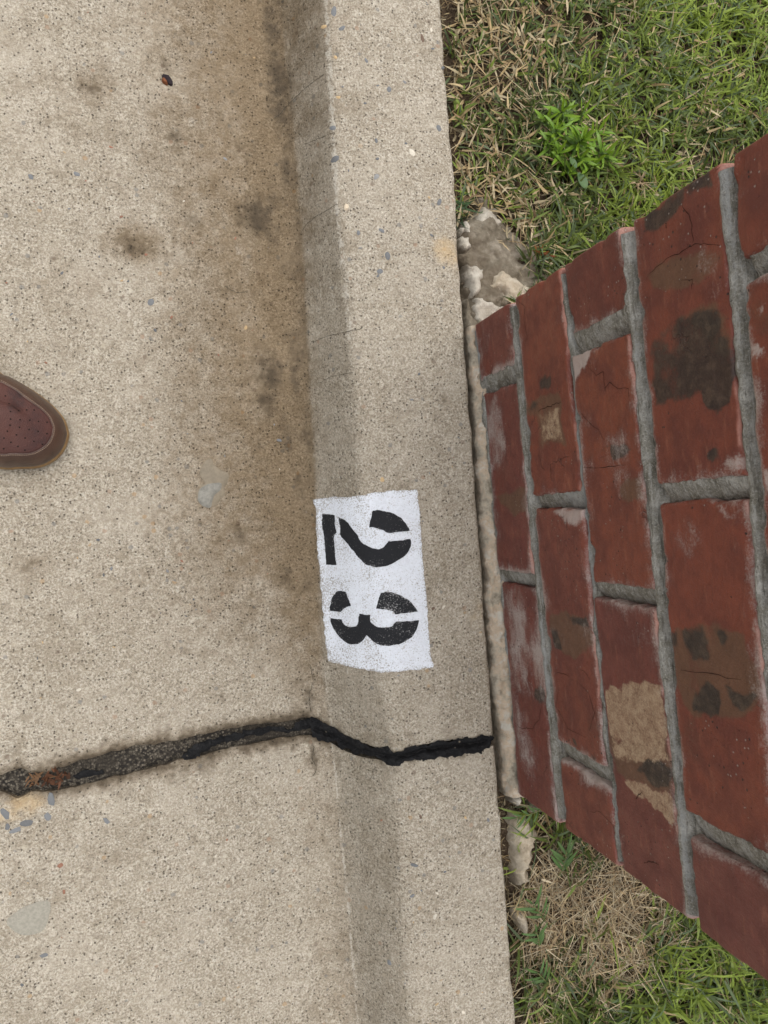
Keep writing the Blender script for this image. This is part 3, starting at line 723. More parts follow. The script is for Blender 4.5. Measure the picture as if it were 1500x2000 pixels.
FEAT = mk([('lime', 1470, 585, 14, 14, 1.0), ('lime', 1480, 612, 12, 12, .9), ('lime', 1487, 692, 20, 14, .9), ('lime', 1492, 935, 14, 40, 1.1), ('lime', 1060, 1290, 45, 90, .6), ('lime', 1010, 1240, 26, 100, .7), ('lime', 960, 850, 22, 80, .7), ('lime', 1020, 1440, 30, 60, .5),
    ('brown', 1480, 640, 40, 60, .5), ('lime', 1480, 1240, 30, 60, .45), ('lime', 1350, 1060, 40, 40, .5), ('lime', 1440, 905, 30, 20, .8), ('lime', 1360, 985, 60, 10, .7), ('lime', 1390, 510, 30, 40, .45), ('lime', 1200, 880, 30, 90, .35), ('arris_light', 1245, 850, 10, 120, .8), ('arris_light', 1255, 1050, 10, 120, .8), ('arris_light', 1440, 800, 12, 150, .7), ('arris_light', 1480, 1300, 14, 160, .8)])
ODD = [(.1058, .1565), (-.0655, .0928), (-.2685, -.0770)]
EVEN = [(-.0018, .1565), (-.1975, -.0130), (-.2685, -.2120)]
COURSES = [(.0055, .0755), (.0885, .1610), (.1662, .2372), (.2482, .3220), (.3318, .4030), (.4140, .4830), (.4950, .5640), (.5760, .6450), (.6570, .7260), (.7380, .8070), (.8190, .8880)]
rects = []
brng = np.random.default_rng(4)
ALLB = []
for ci, (z0, z1) in enumerate(COURSES):
    for y0, y1 in (ODD if ci % 2 == 0 else EVEN):
        rects.append((y0, y1, z0, z1, ci))
def front_brick(y0, y1, z0, z1, ci):
    cell = .0021 if ci < 5 else .02
    ny = max(3, int((y1 - y0) / cell)); nz = max(3, int((z1 - z0) / cell))
    r = .0022
    ty = np.concatenate([[0, r * .35, r], np.linspace(0, y1 - y0, ny)[1:-1], [y1 - y0 - r, y1 - y0 - r * .35, y1 - y0]])
    tz = np.concatenate([[0, r * .35, r], np.linspace(0, z1 - z0, nz)[1:-1], [z1 - z0 - r, z1 - z0 - r * .35, z1 - z0]])
    ty = np.unique(np.round(np.clip(ty, 0, y1 - y0), 5)); tz = np.unique(np.round(np.clip(tz, 0, z1 - z0), 5))
    A, B = np.meshgrid(ty, tz, indexing='ij')
    yy = y0 + A; zz = z0 + B
    seed = int(ci * 31 + y0 * 1000) % 997
    # skewed, ragged outline
    sk = brng.uniform(-.0018, .0018, 4)
    wy = (A / (y1 - y0)); wz = B / (z1 - z0)
    outer0 = y0 < YB + .001; outer1 = y1 > YT - .001
    yy = yy + (1 - wy) * (0 if outer0 else .0022 * fbm(zz, zz * 0, 110, seed, 3) + sk[0] * (wz - .5)) + wy * (0 if outer1 else .0022 * fbm(zz, zz * 0, 110, seed + 3, 3) + sk[1] * (wz - .5))
    zz = zz + (1 - wz) * (.0024 * fbm(yy, yy * 0, 80, seed + 5, 4) + sk[2] * (wy - .5)) + wz * (.0024 * fbm(yy, yy * 0, 80, seed + 7, 4) + sk[3] * (wy - .5))
    dy = np.minimum(A, (y1 - y0) - A); dz = np.minimum(B, (z1 - z0) - B); dd = np.minimum(dy, dz)
    rnd = lambda d: r * (1 - np.sqrt(np.clip(1 - (1 - np.clip(d / r, 0, 1)) ** 2, 0, 1)))
    xx = WALL_X - brng.uniform(-.0012, .0012) + rnd(dy) + rnd(dz) + .0016 * fbm(yy, zz, 22, seed, 2) + .0006 * fbm(yy, zz, 110, seed, 3) + brng.uniform(-.01, .01) * (wy - .5) * .3 + .0045 * np.clip(fbm(yy, zz, 75, seed + 61, 3) * 2.2 - .35, 0, 1) * np.exp(-dd / .004)
    n, m = A.shape
    V = [np.stack([xx, yy, zz], -1).reshape(-1, 3)]
    Fc = [grid_faces(n, m)]      # faces -x
    I = np.arange(n * m).reshape(n, m)
    rim = np.concatenate([I[:-1, 0], I[-1, :-1], I[1:, -1][::-1], I[0, 1:][::-1]])
    P = V[0][rim].copy(); Q = P.copy(); Q[:, 0] = WALL_X + .092
    V += [P, Q]; k = len(rim); o = n * m; a = np.arange(k); b = (a + 1) % k
    Fc.append(np.stack([o + a, o + b, o + k + b, o + k + a], 1)[:, ::-1])
    fields = {q: np.zeros(A.shape) for q in ('dark', 'brown', 'tan', 'lime', 'arris_light')}
    for kind, fy, fz, ry, rz, s in FEAT:
        if y0 - .002 <= fy <= y1 + .002 and z0 - .002 <= fz <= z1 + .002:
            wy2 = yy + .016 * fbm(yy, zz, 30, seed + int(fy * 999) % 89, 4); wz2 = zz + .012 * fbm(yy, zz, 34, seed + 40 + int(fy * 999) % 89, 4)
            e = ((wy2 - fy) / ry) ** 2 + ((wz2 - fz) / rz) ** 2
            fields[kind] = np.maximum(fields[kind], s * np.exp(-e * e * .8))
    if ci < 5:
        PW = np.column_stack([(yy + .0065 * fbm(yy, zz, 70, seed + 2, 4)).ravel(), (zz + .0065 * fbm(yy, zz, 70, seed + 91, 4)).ravel()])
        for kind, st_, pl in WPOLY:
            if pl[:, 0].mean() > y0 and pl[:, 0].mean() < y1 and pl[:, 1].mean() > z0 and pl[:, 1].mean() < z1:
                sd = np.where(inside(pl, PW), 1, -1) * dist_poly(pl, PW)
                fields[kind] = np.maximum(fields[kind], (st_ * sstep(-.0040, .0034, sd)).reshape(A.shape) * np.clip((1.25 if kind == 'tan' else 1.0) + .7 * fbm(yy, zz, 42, seed + 55, 3), .45, 1.4))
    fields['brown'] = np.maximum(fields['brown'], .45 * np.clip(fbm(yy, zz, 14, seed + 11, 2) * 2.2 - .35, 0, 1))
    st = brng.uniform(.25, 1.0, 4)
    ed = np.maximum.reduce([st[0] * np.exp(-A / .006) * (not outer0), st[1] * np.exp(-((y1 - y0) - A) / .006) * (not outer1), st[2] * np.exp(-B / .005), st[3] * np.exp(-((z1 - z0) - B) / .0065)])
    fields['lime'] = np.maximum(fields['lime'], .95 * ed) + .22 * np.clip(fbm(yy, zz, 30, seed + 71, 3) * 1.5, 0, 1)
    if ci == 0: fields['lime'] = np.maximum(fields['lime'], .55 * np.exp(-B / .02))
    fields['arris_light'] = np.maximum(.75 * np.exp(-((z1 - z0) - B) / .004) * np.clip(.5 + 2 * fbm(yy, zz * 0, 25, seed + 13, 2), 0, 1), .9 * np.exp(-dy / .0016) * (np.where(A < .01, outer0, outer1)))  # painted highlight along the upper and outer arrises
    tone = np.full(A.shape, brng.random())
    at = {}
    fields['tone'] = tone
    for q, v in fields.items():
        v = v.ravel(); at[q] = np.concatenate([v, v[rim], v[rim]])
    VV = np.concatenate(V)
    c = Vector((WALL_X + .045, (y0 + y1) / 2, (z0 + z1) / 2))
    ob = mesh_np('brick', VV - np.array(c), np.concatenate(Fc), M_BRICK, pillar, True, at)
    ob.location = c - PB
    return ob
BR = [(rc, front_brick(*rc)) for rc in rects]
M_CRACK = mat_plain('dark_crack', (.035, .015, .011), .9, .1, .4, 400, .0002)
from mathutils.bvhtree import BVHTree
CRACKS = [(.0009, ZB, [(462, 584), (500, 566), (520, 562), (545, 548), (570, 543)]), (.0006, ZB, [(688, 378), (730, 420), (765, 404), (770, 490), (790, 450), (830, 480), (878, 478), (880, 530)]), (.0005, ZB, [(655, 585), (700, 640), (735, 668), (762, 715)]), (.0006, ZB, [(672, 842), (760, 836), (865, 826)]),
    (.0005, ZB, [(370, 82), (412, 112), (402, 172), (416, 250), (400, 305)]), (.0005, ZB, [(560, 800), (600, 790)]), (.0006, ZB, [(520, 820), (528, 900)]), (.0005, ZB, [(470, 780), (482, 830), (500, 850)]),
    (.0006, ZA, [(478, 1385), (560, 1300), (680, 1205), (770, 1160), (850, 1112), (950, 1098), (1092, 1112)]), (.0006, ZA, [(772, 772), (832, 852), (856, 950), (860, 1090)]), (.0005, ZA, [(770, 1400), (860, 1400), (862, 1480)]), (.0008, ZA, [(640, 930), (645, 965)]),
    (.0007, ZC, [(552, 610), (580, 612), (602, 626)]), (.0006, ZC, [(660, 590), (685, 610), (702, 642)]), (.0005, ZC, [(560, 680), (545, 760), (600, 860), (680, 900)]), (.0005, ZC, [(640, 640), (700, 700), (725, 790), (700, 870)]),
    (.0008, ZC, [(905, 1180), (915, 1160), (932, 1148)]), (.0009, ZC, [(936, 1474), (955, 1462), (985, 1466), (1004, 1478)]), (.0005, ZC, [(355, 830), (390, 860), (440, 862), (470, 820), (478, 750)]), (.0005, ZC, [(700, 1240), (740, 1230), (790, 1290), (820, 1350)]), (.0005, ZC, [(1110, 600), (1250, 615), (1380, 640)])]
for wd, f, pts in CRACKS:
    W = wall_poly(f, pts); cy, cz = W.mean(0)
    for rc, ob in BR:
        if rc[0] < cy < rc[1] and rc[2] < cz < rc[3]:
            off = Vector(ob.location) + PB
            bv = BVHTree.FromPolygons([Vector(v.co) for v in ob.data.vertices], [tuple(p.vertices) for p in ob.data.polygons])
            V = []; Fc = []; fine = []
            for k in range(len(W) - 1):
                for t in np.arange(0, 1, .25): fine.append(W[k] + (W[k + 1] - W[k]) * t + brng.normal(0, .00035, 2))
            fine.append(W[-1]); fine = np.array(fine); n = len(fine)
            for k in range(n):
                d = fine[min(k + 1, n - 1)] - fine[max(k - 1, 0)]; d = d / (np.hypot(*d) + 1e-9); nn = np.array([-d[1], d[0]]) * wd * .34 * math.sin(math.pi * (k + .5) / n) ** .5 * brng.uniform(.6, 1.3)
                for sg in (1, -1):
                    q = fine[k] + sg * nn
                    h = bv.ray_cast(Vector((-.2, q[0] - off.y, q[1] - off.z)), Vector((1, 0, 0)))
                    x = h[0].x if h[0] is not None else -.045
                    V.append((x - .00018, q[0] - off.y, q[1] - off.z))
            for k in range(n - 1): Fc.append((2 * k, 2 * k + 1, 2 * k + 3, 2 * k + 2))
            mesh_np('crack', V, Fc, M_CRACK, ob)
            break

# plain bricks of the other three faces: shared meshes
def plain_mesh(L, Hh, Dp):
    bm = bmesh.new(); bmesh.ops.create_cube(bm, size=1)
    for v in bm.verts: v.co = Vector((v.co.x * L, v.co.y * Dp, v.co.z * Hh))
    bmesh.ops.bevel(bm, geom=bm.edges[:], offset=.003, segments=1, affect='EDGES')
    me = bpy.data.meshes.new('brick'); bm.to_mesh(me); bm.free()
    for q, val in (('dark', 0), ('brown', .2), ('tan', 0), ('lime', .15), ('arris_light', 0), ('tone', .4)):
        a = me.attributes.new(q, 'FLOAT', 'POINT'); a.data.foreach_set('value', [val] * len(me.vertices))
    me.materials.append(M_BRICK); return me
DEPTH = .424; X1 = WALL_X + DEPTH
pm = {}
def plain(cx, cy, cz, L, Hh, along_x):
    key = (round(L, 3), round(Hh, 3))
    if key not in pm: pm[key] = plain_mesh(L, Hh, .09)
    o = bpy.data.objects.new('brick', pm[key]); COL.objects.link(o); o.parent = pillar
    o.location = Vector((cx, cy, cz)) - PB
    if not along_x: o.rotation_euler = (0, 0, R(90))
for ci, (z0, z1) in enumerate(COURSES):
    cz = (z0 + z1) / 2; Hh = round(z1 - z0, 3)
    spans = [(WALL_X + .106, WALL_X + .236), (WALL_X + .248, X1)] if ci % 2 == 0 else [(WALL_X + .106, WALL_X + .306), (WALL_X + .318, X1)]
    for a, b in spans:
        for yy in (YT - .0455, YB + .0455): plain((a + b) / 2, yy, cz, b - a, Hh, True)
    plain(X1 - .0455, (YT + YB) / 2, cz, (YT - YB) - .206, Hh, False)

# mortar: a core with a tooled face that dips between the bricks
ys = np.arange(YB + .0045, YT - .0045, .0022); 
zs = np.concatenate([np.arange(0, .46, .0022), np.arange(.46, .896, .008)])
YY, ZZ = np.meshgrid(ys, zs, indexing='ij')
dist = np.full(YY.shape, 1.0)
for y0, y1, z0, z1, ci in rects:
    dist = np.minimum(dist, np.maximum(np.maximum(y0 - YY, YY - y1), np.maximum(z0 - ZZ, ZZ - z1)))
dq = np.clip(dist, -.004, .02)
ZG = np.zeros_like(ZZ); 
for (a0, a1), (b0, b1) in zip(COURSES[:-1], COURSES[1:]):
    sel = (ZZ >= a1 - .003) & (ZZ <= b0 + .003); ZG = np.where(sel, np.clip((ZZ - a1) / (b0 - a1), 0, 1), ZG)
bed = ZG > 0
HG = np.zeros_like(ZZ)
for ci, (z0, z1) in enumerate(COURSES):
    rows = sorted([q[:2] for q in rects if q[4] == ci])
    for (ya0, ya1), (yb0, yb1) in zip(rows[:-1], rows[1:]):
        sel = (ZZ > z0) & (ZZ < z1) & (YY > ya1 - .002) & (YY < yb0 + .002); HG = np.where(sel, np.clip((yb0 - YY) / (yb0 - ya1), 0.01, 1), HG)
XX = WALL_X + np.where(bed, .0004 + .0085 * ZG ** 1.8, .0018 + .0065 * HG ** 1.8) - .0010 * np.exp(-((dq - .000) / .0016) ** 2) * np.clip(.4 + 2.4 * fbm(YY, ZZ, 30, 5, 3), 0, 1.6) + .0014 * fbm(YY, ZZ, 45, 7, 3) + .0013 * fbm(YY, ZZ, 190, 3, 3)
XX = XX - .0026 * np.clip(fbm(YY, ZZ, 22, 23, 3) * 2 - .25, 0, 1)
XX = np.where(dist < -.002, WALL_X + .012, XX)
crev_shade = np.where(bed, .55 * np.exp(-(1 - ZG) / .34) + .65 * np.exp(-(1 - ZG) / .08), np.exp(-(1 - HG) / .13)) * np.clip(.35 + 2.2 * fbm(YY, ZZ, 24, 9, 2), 0, 1)  # painted shade, deepest under the upper brick
pale = np.where(bed, np.exp(-((ZG - .30) / .26) ** 2), .8) * np.clip(.5 + 1.8 * fbm(YY, ZZ, 10, 12, 2), 0, 1)
V = [np.stack([XX, YY, ZZ], -1).reshape(-1, 3)]; Fc = [grid_faces(*XX.shape)]
o = len(V[0])
xa, xb, ya, yb, zt = WALL_X + .006, X1 - .006, YB + .006, YT - .006, zs[-1]
box = np.array([(xa, ya, 0), (xb, ya, 0), (xb, yb, 0), (xa, yb, 0), (xa, ya, zt), (xb, ya, zt), (xb, yb, zt), (xa, yb, zt)])
V.append(box)
Fl = [tuple(f) for f in Fc[0]] + [(o, o + 1, o + 5, o + 4), (o + 1, o + 2, o + 6, o + 5), (o + 2, o + 3, o + 7, o + 6), (o + 4, o + 5, o + 6, o + 7)]
z8 = np.zeros(8)
mortar = mesh_np('mortar', np.concatenate(V) - np.array(PB), Fl, M_MORTAR, pillar, True, {'crevice_shade': np.append(crev_shade.ravel(), z8), 'pale': np.append(pale.ravel(), z8)})

# mortar bead where the pillar meets the kerb
ysf = np.arange(YB - .004, YT + .002, .0014); prof = np.linspace(0, 1, 18)
Yf, Pf = np.meshgrid(ysf, prof, indexing='ij')
xl = edge_x(Yf) + .0042 + .0046 * fbm(Yf, Yf * 0, 75, 81, 4) + .0035 * sstep(-.16, -.24, Yf)
xr = WALL_X + .004
Xf = xl + (xr - xl) * np.clip((Pf - .25) / .75, 0, 1)
hump = .0065 + .005 * fbm(Yf, Yf * 0, 20, 83, 2) * sstep(YB, YB + .03, Yf)
Zf = np.where(Pf < .25, -.036 + .033 * (Pf / .25), -.003 + hump * np.clip((Pf - .25) / .75, 0, 1) ** .8) + .0050 * fbm(Xf * 2.0, Yf, 75, 85, 4) + .0026 * fbm(Xf, Yf, 230, 86, 3) - .006 * np.clip(.10 - np.abs(fbm(Xf * 1.5, Yf, 48, 89, 3)), 0, 1) / .10 * (fbm(Xf, Yf, 18, 95, 2) > .08)
Zf -= .003 * np.exp(-((Pf - .25) / .1) ** 2)
soiled = .8 * np.exp(-((Pf - .2) / .09) ** 2) + .65 * np.clip(fbm(Yf, Xf * 2, 45, 87, 3) * 2, 0, 1)
foot = mesh_np('footing', np.stack([Xf, Yf, Zf], -1).reshape(-1, 3) - np.array(PB), grid_faces(*Xf.shape), M_FOOT, pillar, True, {'soiled': soiled.ravel()})
tag(foot, 'pale mortar bead along the foot of the pillar')

# ------------------------------------------------------------------ mortar lumps and stones by the pillar
def lump(name, label, cat, pts, f, zc, hgt, mat, seed, rim=.006, rough=.35, soil_amt=.3, group='lumps of old mortar round the pillar foot'):
    pl = np.array([on_level(*f(p), zc)[:2] for p in pts])
    Q, T, d = patch(smooth_loop(pl, 4), .0013, .0045 if rim < .011 else .012, seed)
    q = np.clip(d / rim, 0, 1); prof = np.sqrt(np.clip(1 - (1 - q) ** 3, 0, 1))
    ridg = 1 - 2 * np.abs(fbm(Q[:, 0], Q[:, 1], 70, seed + 2, 3))
    z = zc - .010 + (hgt + .010) * prof + hgt * rough * (fbm(Q[:, 0], Q[:, 1], 55, seed, 4) + .6 * (ridg - .7)) * np.clip(d / .003, 0, 1) + .0022 * fbm(Q[:, 0], Q[:, 1], 150, seed + 31, 4) + .0035 * np.minimum(0, fbm(Q[:, 0], Q[:, 1], 75, seed + 37, 3) + .12)
    so = np.clip(soil_amt + 1.6 * fbm(Q[:, 0], Q[:, 1], 38, seed + 9, 3) + .7 * np.exp(-d / .0016), 0, 1.2)
    c = np.array([Q[:, 0].mean(), Q[:, 1].mean(), zc - .01])
    o = mesh_np(name, np.column_stack([Q, z]) - c, T, mat, None, True, {'soiled': so}); o.location = c
    tag(o, label, cat, group); return o
z2 = lambda p: (860 + p[0] / 5, 380 + p[1] / 5)
z4 = lambda p: (960 + p[0] / 5.882, 1520 + p[1] / 5.882)
lump('mortar_lump', 'broad dusty grey mortar slab carrying the small lumps above the pillar', 'mortar lump', [(200, 240), (320, 170), (420, 90), (520, 110), (620, 190), (680, 300), (760, 380), (860, 440), (960, 540), (1080, 640), (1080, 900), (900, 1050), (700, 1150), (480, 1330), (300, 1400), (205, 1300), (195, 1000), (190, 800), (175, 640), (150, 480), (150, 340)], z2, -.0145, .0085, M_GREY, 3, .016, .7, .25)
lump('mortar_lump', 'pale rounded cap of mortar nearest the straw above the grey slab', 'mortar lump', [(335, 200), (420, 115), (500, 165), (590, 235), (580, 320), (500, 350), (430, 370), (340, 330), (310, 260)], z2, -.013, .0075, M_LUMP, 5, .009, .4, .15)
lump('mortar_lump', 'small white mortar knob beside the kerb edge, upper of a pair', 'mortar lump', [(185, 300), (240, 262), (280, 300), (303, 370), (300, 430), (250, 392), (175, 372)], z2, -.010, .0075, M_LUMP, 7, .006, .35, .05)
lump('mortar_lump', 'small white mortar knob beside the kerb edge, lower of a pair', 'mortar lump', [(182, 405), (230, 395), (280, 440), (290, 520), (250, 572), (200, 560), (172, 480)], z2, -.010, .0075, M_LUMP, 9, .006, .35, .05)
lump('mortar_lump', 'knobbly white mortar lump between the kerb crack and the cream slab', 'mortar lump', [(232, 700), (300, 682), (400, 722), (412, 800), (385, 860), (400, 930), (355, 1000), (300, 980), (260, 860), (232, 780)], z2, -.008, .009, M_LUMP, 11, .007, .5, .12)
lump('mortar_lump', 'cream mortar slab tucked under the upper corner of the pillar', 'mortar lump', [(458, 870), (540, 765), (620, 752), (690, 800), (760, 860), (840, 900), (960, 880), (960, 1100), (700, 1130), (600, 1060), (590, 985), (520, 962), (470, 915)], z2, -.008, .0085, M_CREAM, 13, .007, .35, .0)
lump('mortar_lump', 'ragged pale mortar lump against the lowest brick of the pillar', 'mortar lump', [(310, 1015), (400, 1002), (480, 1062), (560, 1080), (620, 1100), (640, 1200), (470, 1250), (360, 1290), (330, 1200), (318, 1120)], z2, -.008, .008, M_LUMP, 15, .006, .6, .2)
lump('mortar_lump', 'narrow grey mortar sliver lying along the kerb crack', 'mortar lump', [(222, 1000), (285, 1040), (315, 1150), (350, 1240), (340, 1320), (240, 1340), (222, 1150)], z2, -.008, .006, M_GREY, 17, .004, .5, .1)
lump('mortar_lump', 'small round mortar knob at the lower corner of the pillar', 'mortar lump', [(195, 185), (300, 150), (332, 220), (305, 300), (230, 305), (200, 250)], z4, -.008, .009, M_LUMP, 19, .007, .3, .05)
lump('mortar_lump', 'long cream mortar lump beside the kerb below the pillar', 'mortar lump', [(205, 385), (300, 362), (420, 440), (480, 520), (500, 640), (455, 780), (435, 920), (405, 1010), (410, 1060), (430, 1150), (350, 1215), (280, 1222), (232, 1120), (240, 980), (222, 850), (215, 730), (192, 620)], z4, -.012, .011, M_CREAM, 21, .010, .4, .02)
lump('mortar_lump', 'flat pale mortar scrap under the lower corner of the pillar', 'mortar lump', [(360, 330), (430, 230), (520, 240), (640, 330), (700, 400), (560, 430), (430, 400)], z4, -.014, .007, M_GREY, 25, .006, .4, .2)
lump('stone', 'oval beige stone half sunk in soil beside the kerb near the photo bottom', 'stone', [(285, 1500), (350, 1525), (398, 1600), (410, 1700), (382, 1785), (335, 1765), (292, 1650)], z4, -.015, .009, M_CREAM, 23, .007, .08, .0, None)

# ------------------------------------------------------------------ grass
def blades(root, az, pitch, curl, length, width, roll, c0, c1, seg=4):
    """many curved grass blades as one vertex/face/colour block"""
    n = len(az); ts = np.linspace(0, 1, seg + 1)
    P = np.array(root, float).copy(); V = np.zeros((n, seg + 1, 2, 3)); Cc = np.zeros((n, seg + 1, 2, 3))
    for j, t in enumerate(ts):
        p = pitch + curl * t
        dirv = np.stack([np.cos(az) * np.cos(p), np.sin(az) * np.cos(p), np.sin(p)], 1)
        side = np.stack([-np.sin(az), np.cos(az), np.zeros(n)], 1)
        upv = np.cross(dirv, side)
        sd = side * np.cos(roll)[:, None] + upv * np.sin(roll)[:, None]
        wv = width * (.55 + .45 * min(1, t * 4)) * (1 - t ** 2.2) + .00008
        V[:, j, 0] = P + sd * wv[:, None] * .5; V[:, j, 1] = P - sd * wv[:, None] * .5
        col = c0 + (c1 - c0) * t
        Cc[:, j, 0] = col; Cc[:, j, 1] = col
        P = P + dirv * (length / seg)[:, None]
    b = (np.arange(n) * (seg + 1) * 2)[:, None]
    q = np.concatenate([np.stack([b[:, 0] + 2 * j, b[:, 0] + 2 * j + 1, b[:, 0] + 2 * j + 3, b[:, 0] + 2 * j + 2], 1) for j in range(seg)])
    return V.reshape(-1, 3), q, Cc.reshape(-1, 3)
def join(blocks):
    V = []; Fc = []; Cc = []; o = 0
    for v, f, c in blocks: V.append(v); Fc.append(f + o); Cc.append(c); o += len(v)
    return np.concatenate(V), np.concatenate(Fc), np.concatenate(Cc)

LUMP_ZONE = np.array([on_level(*p, -.012)[:2] for p in [(880, 470), (910, 430), (930, 405), (962, 412), (985, 440), (1005, 470), (1030, 520), (1050, 560), (930, 660), (895, 660)]])
LUMP_ZONE2 = np.array([on_level(*p, -.012)[:2] for p in [(985, 1545), (1010, 1555), (1045, 1590), (1050, 1620), (1040, 1690), (1025, 1740), (1035, 1830), (1005, 1840), (990, 1700)]])
THATCH = on_level(1170, 1770, -.015)[:2]
grng = np.random.default_rng(21)
def lawn_fields(x, y):
    """(can grow, straw share, green brightness) at points of the yard"""
    e = edge_x(y); d = x - e
    bandw = np.where(y > .15, lin(y, [(.15, .004), (.22, .003), (.27, .003), (.30, .013), (.38, .017), (.46, .020), (.8, .020)]), lin(y, [(-.8, .016), (-.47, .018), (-.40, .022), (-.33, .022), (-.27, .012)]))
    grow = d > bandw + .006 * vnoise(x, y, 60, 3)
    inp = (x > WALL_X - .004) & (x < X1 + .004) & (y > YB - .004) & (y < YT + .004)
    P = np.column_stack([x, y])
    grow &= ~inp & ~inside(LUMP_ZONE, P) & ~inside(LUMP_ZONE2, P) & ~((np.abs(y + .05) < .22) & (x < WALL_X + .02))
    nz = fbm(x, y, 16, 5, 3)
    straw = .42 + .48 * np.exp(-(d / .06) ** 2) + .75 * nz
    straw -= .38 * sstep(.34, .48, x)
    straw += .5 * np.exp(-(((x - .335) / .03) ** 2 + ((y - .265) / .03) ** 2))
    low = y < 0
    dt = np.hypot((x - THATCH[0]) / .062, (y - THATCH[1]) / .050)
    straw = np.where(low, .24 + 1.5 * np.exp(-dt ** 4 * .6) + .5 * nz - .25 * sstep(.36, .44, x), straw)
    bright = .52 + 1.05 * fbm(x, y, 16, 15, 3) + .35 * sstep(.33, .5, x)
    return grow, np.clip(straw, .04, .96), np.clip(bright, 0, 1)
G_DARK = np.array([.055, .088, .024]); G_MID = np.array([.158, .228, .045]); G_BRIGHT = np.array([.29, .39, .06]); G_BLUE = np.array([.10, .145, .075])  # leaf greens from dark to bright, varied per blade
S_COL = np.array([[.60, .47, .26], [.50, .37, .19], [.66, .55, .35], [.36, .25, .135], [.56, .47, .30]])
def green(n, bright):
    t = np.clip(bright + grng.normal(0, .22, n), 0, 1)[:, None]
    c = np.where(t < .5, G_DARK + (G_MID - G_DARK) * t * 2, G_MID + (G_BRIGHT - G_MID) * (t * 2 - 1))
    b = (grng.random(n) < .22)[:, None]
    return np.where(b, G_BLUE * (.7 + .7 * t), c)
def points(n, xr, yr):
    return grng.uniform(xr[0], xr[1], n), grng.uniform(yr[0], yr[1], n)
def make_lawn(n, xr, yr, scale=1.0):
    x, y = points(n, xr, yr); g, st, br = lawn_fields(x, y)
    keep = g & (grng.random(n) > st * np.where(y < 0, 1.0, .82)); x, y, br, st = x[keep], y[keep], br[keep], st[keep]; n = len(x)
    z = soil_z(x, y)
    az = grng.uniform(0, 2 * np.pi, n); pt = np.radians(grng.uniform(15, 72, n)); L = grng.uniform(.007, .019, n) * scale
    B = []
    K = 5
    for k in range(K):
        t = (k + .6) / K
        rp = np.stack([x + np.cos(az) * np.cos(pt) * L * t, y + np.sin(az) * np.cos(pt) * L * t, z + np.sin(pt) * L * t], 1)
        a2 = az + (1 if k % 2 else -1) * np.radians(grng.uniform(15, 75, n)); p2 = pt * .6 + np.radians(grng.uniform(-15, 35, n))
        ln = grng.uniform(.008, .024, n) * scale * (1.1 - .25 * t) * np.where(y < 0, 1.25, 1); wd = grng.uniform(.0011, .0025, n) * scale ** .7
        c = green(n, br); mixs = ((grng.random(n) < .12 + .25 * st) & (k < 3))[:, None]
        sc = S_COL[grng.integers(0, 5, n)] * .9
        c = np.where(mixs, sc, c)
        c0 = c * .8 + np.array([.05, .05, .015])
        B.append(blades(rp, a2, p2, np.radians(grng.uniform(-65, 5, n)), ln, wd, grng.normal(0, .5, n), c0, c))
    return join(B)
def make_straw(n, xr, yr, scale=1.0, zl=(.0, .016)):
    x, y = points(n, xr, yr); g, st, br = lawn_fields(x, y)
    keep = g & (grng.random(n) < st); x, y, st = x[keep], y[keep], st[keep]; n = len(x)
    z = soil_z(x, y) + grng.uniform(zl[0], zl[1], n)
    thin = grng.random(n) < np.where(y < 0, .92, .28)
    ln = np.where(thin, grng.uniform(.012, .040, n), grng.uniform(.006, .018, n)) * scale
    wd = np.where(thin, grng.uniform(.0005, .0010, n), grng.uniform(.0011, .0024, n)) * scale ** .6
    c = S_COL[grng.integers(0, 5, n)] * grng.uniform(.6, 1.1, n)[:, None]
    c = np.where((y < 0)[:, None], c * np.array([1.08, 1.10, 1.2]), c)
    return blades(np.stack([x, y, z], 1), grng.uniform(0, 6.283, n), np.radians(grng.uniform(-12, 32, n)), np.radians(grng.normal(0, 28, n)), ln, wd, grng.normal(0, .5, n), c * .85, c)
near = dict(xr=(.262, .76), yr=(.10, .68)); low = dict(xr=(.255, .70), yr=(-.72, -.20)); behind = dict(xr=(.70, 1.3), yr=(-.8, .8))
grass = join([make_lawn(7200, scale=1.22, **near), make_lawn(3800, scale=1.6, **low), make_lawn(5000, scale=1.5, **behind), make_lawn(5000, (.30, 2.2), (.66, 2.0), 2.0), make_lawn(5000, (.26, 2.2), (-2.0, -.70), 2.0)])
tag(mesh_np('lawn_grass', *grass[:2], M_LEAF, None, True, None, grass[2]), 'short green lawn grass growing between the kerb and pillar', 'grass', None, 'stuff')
straw = join([make_straw(17000, scale=1.2, **near), make_straw(34000, scale=1.0, **low), make_straw(6000, zl=(.0, .012), scale=1.4, **behind), make_straw(5000, (.30, 2.2), (.66, 2.0), 2.0), make_straw(5000, (.26, 2.2), (-2.0, -.70), 2.0)])
tag(mesh_np('dry_grass', *straw[:2], M_STRAW, None, True, None, straw[2]), 'dry straw and dead grass clippings matted through the lawn', 'dry grass', None, 'stuff')

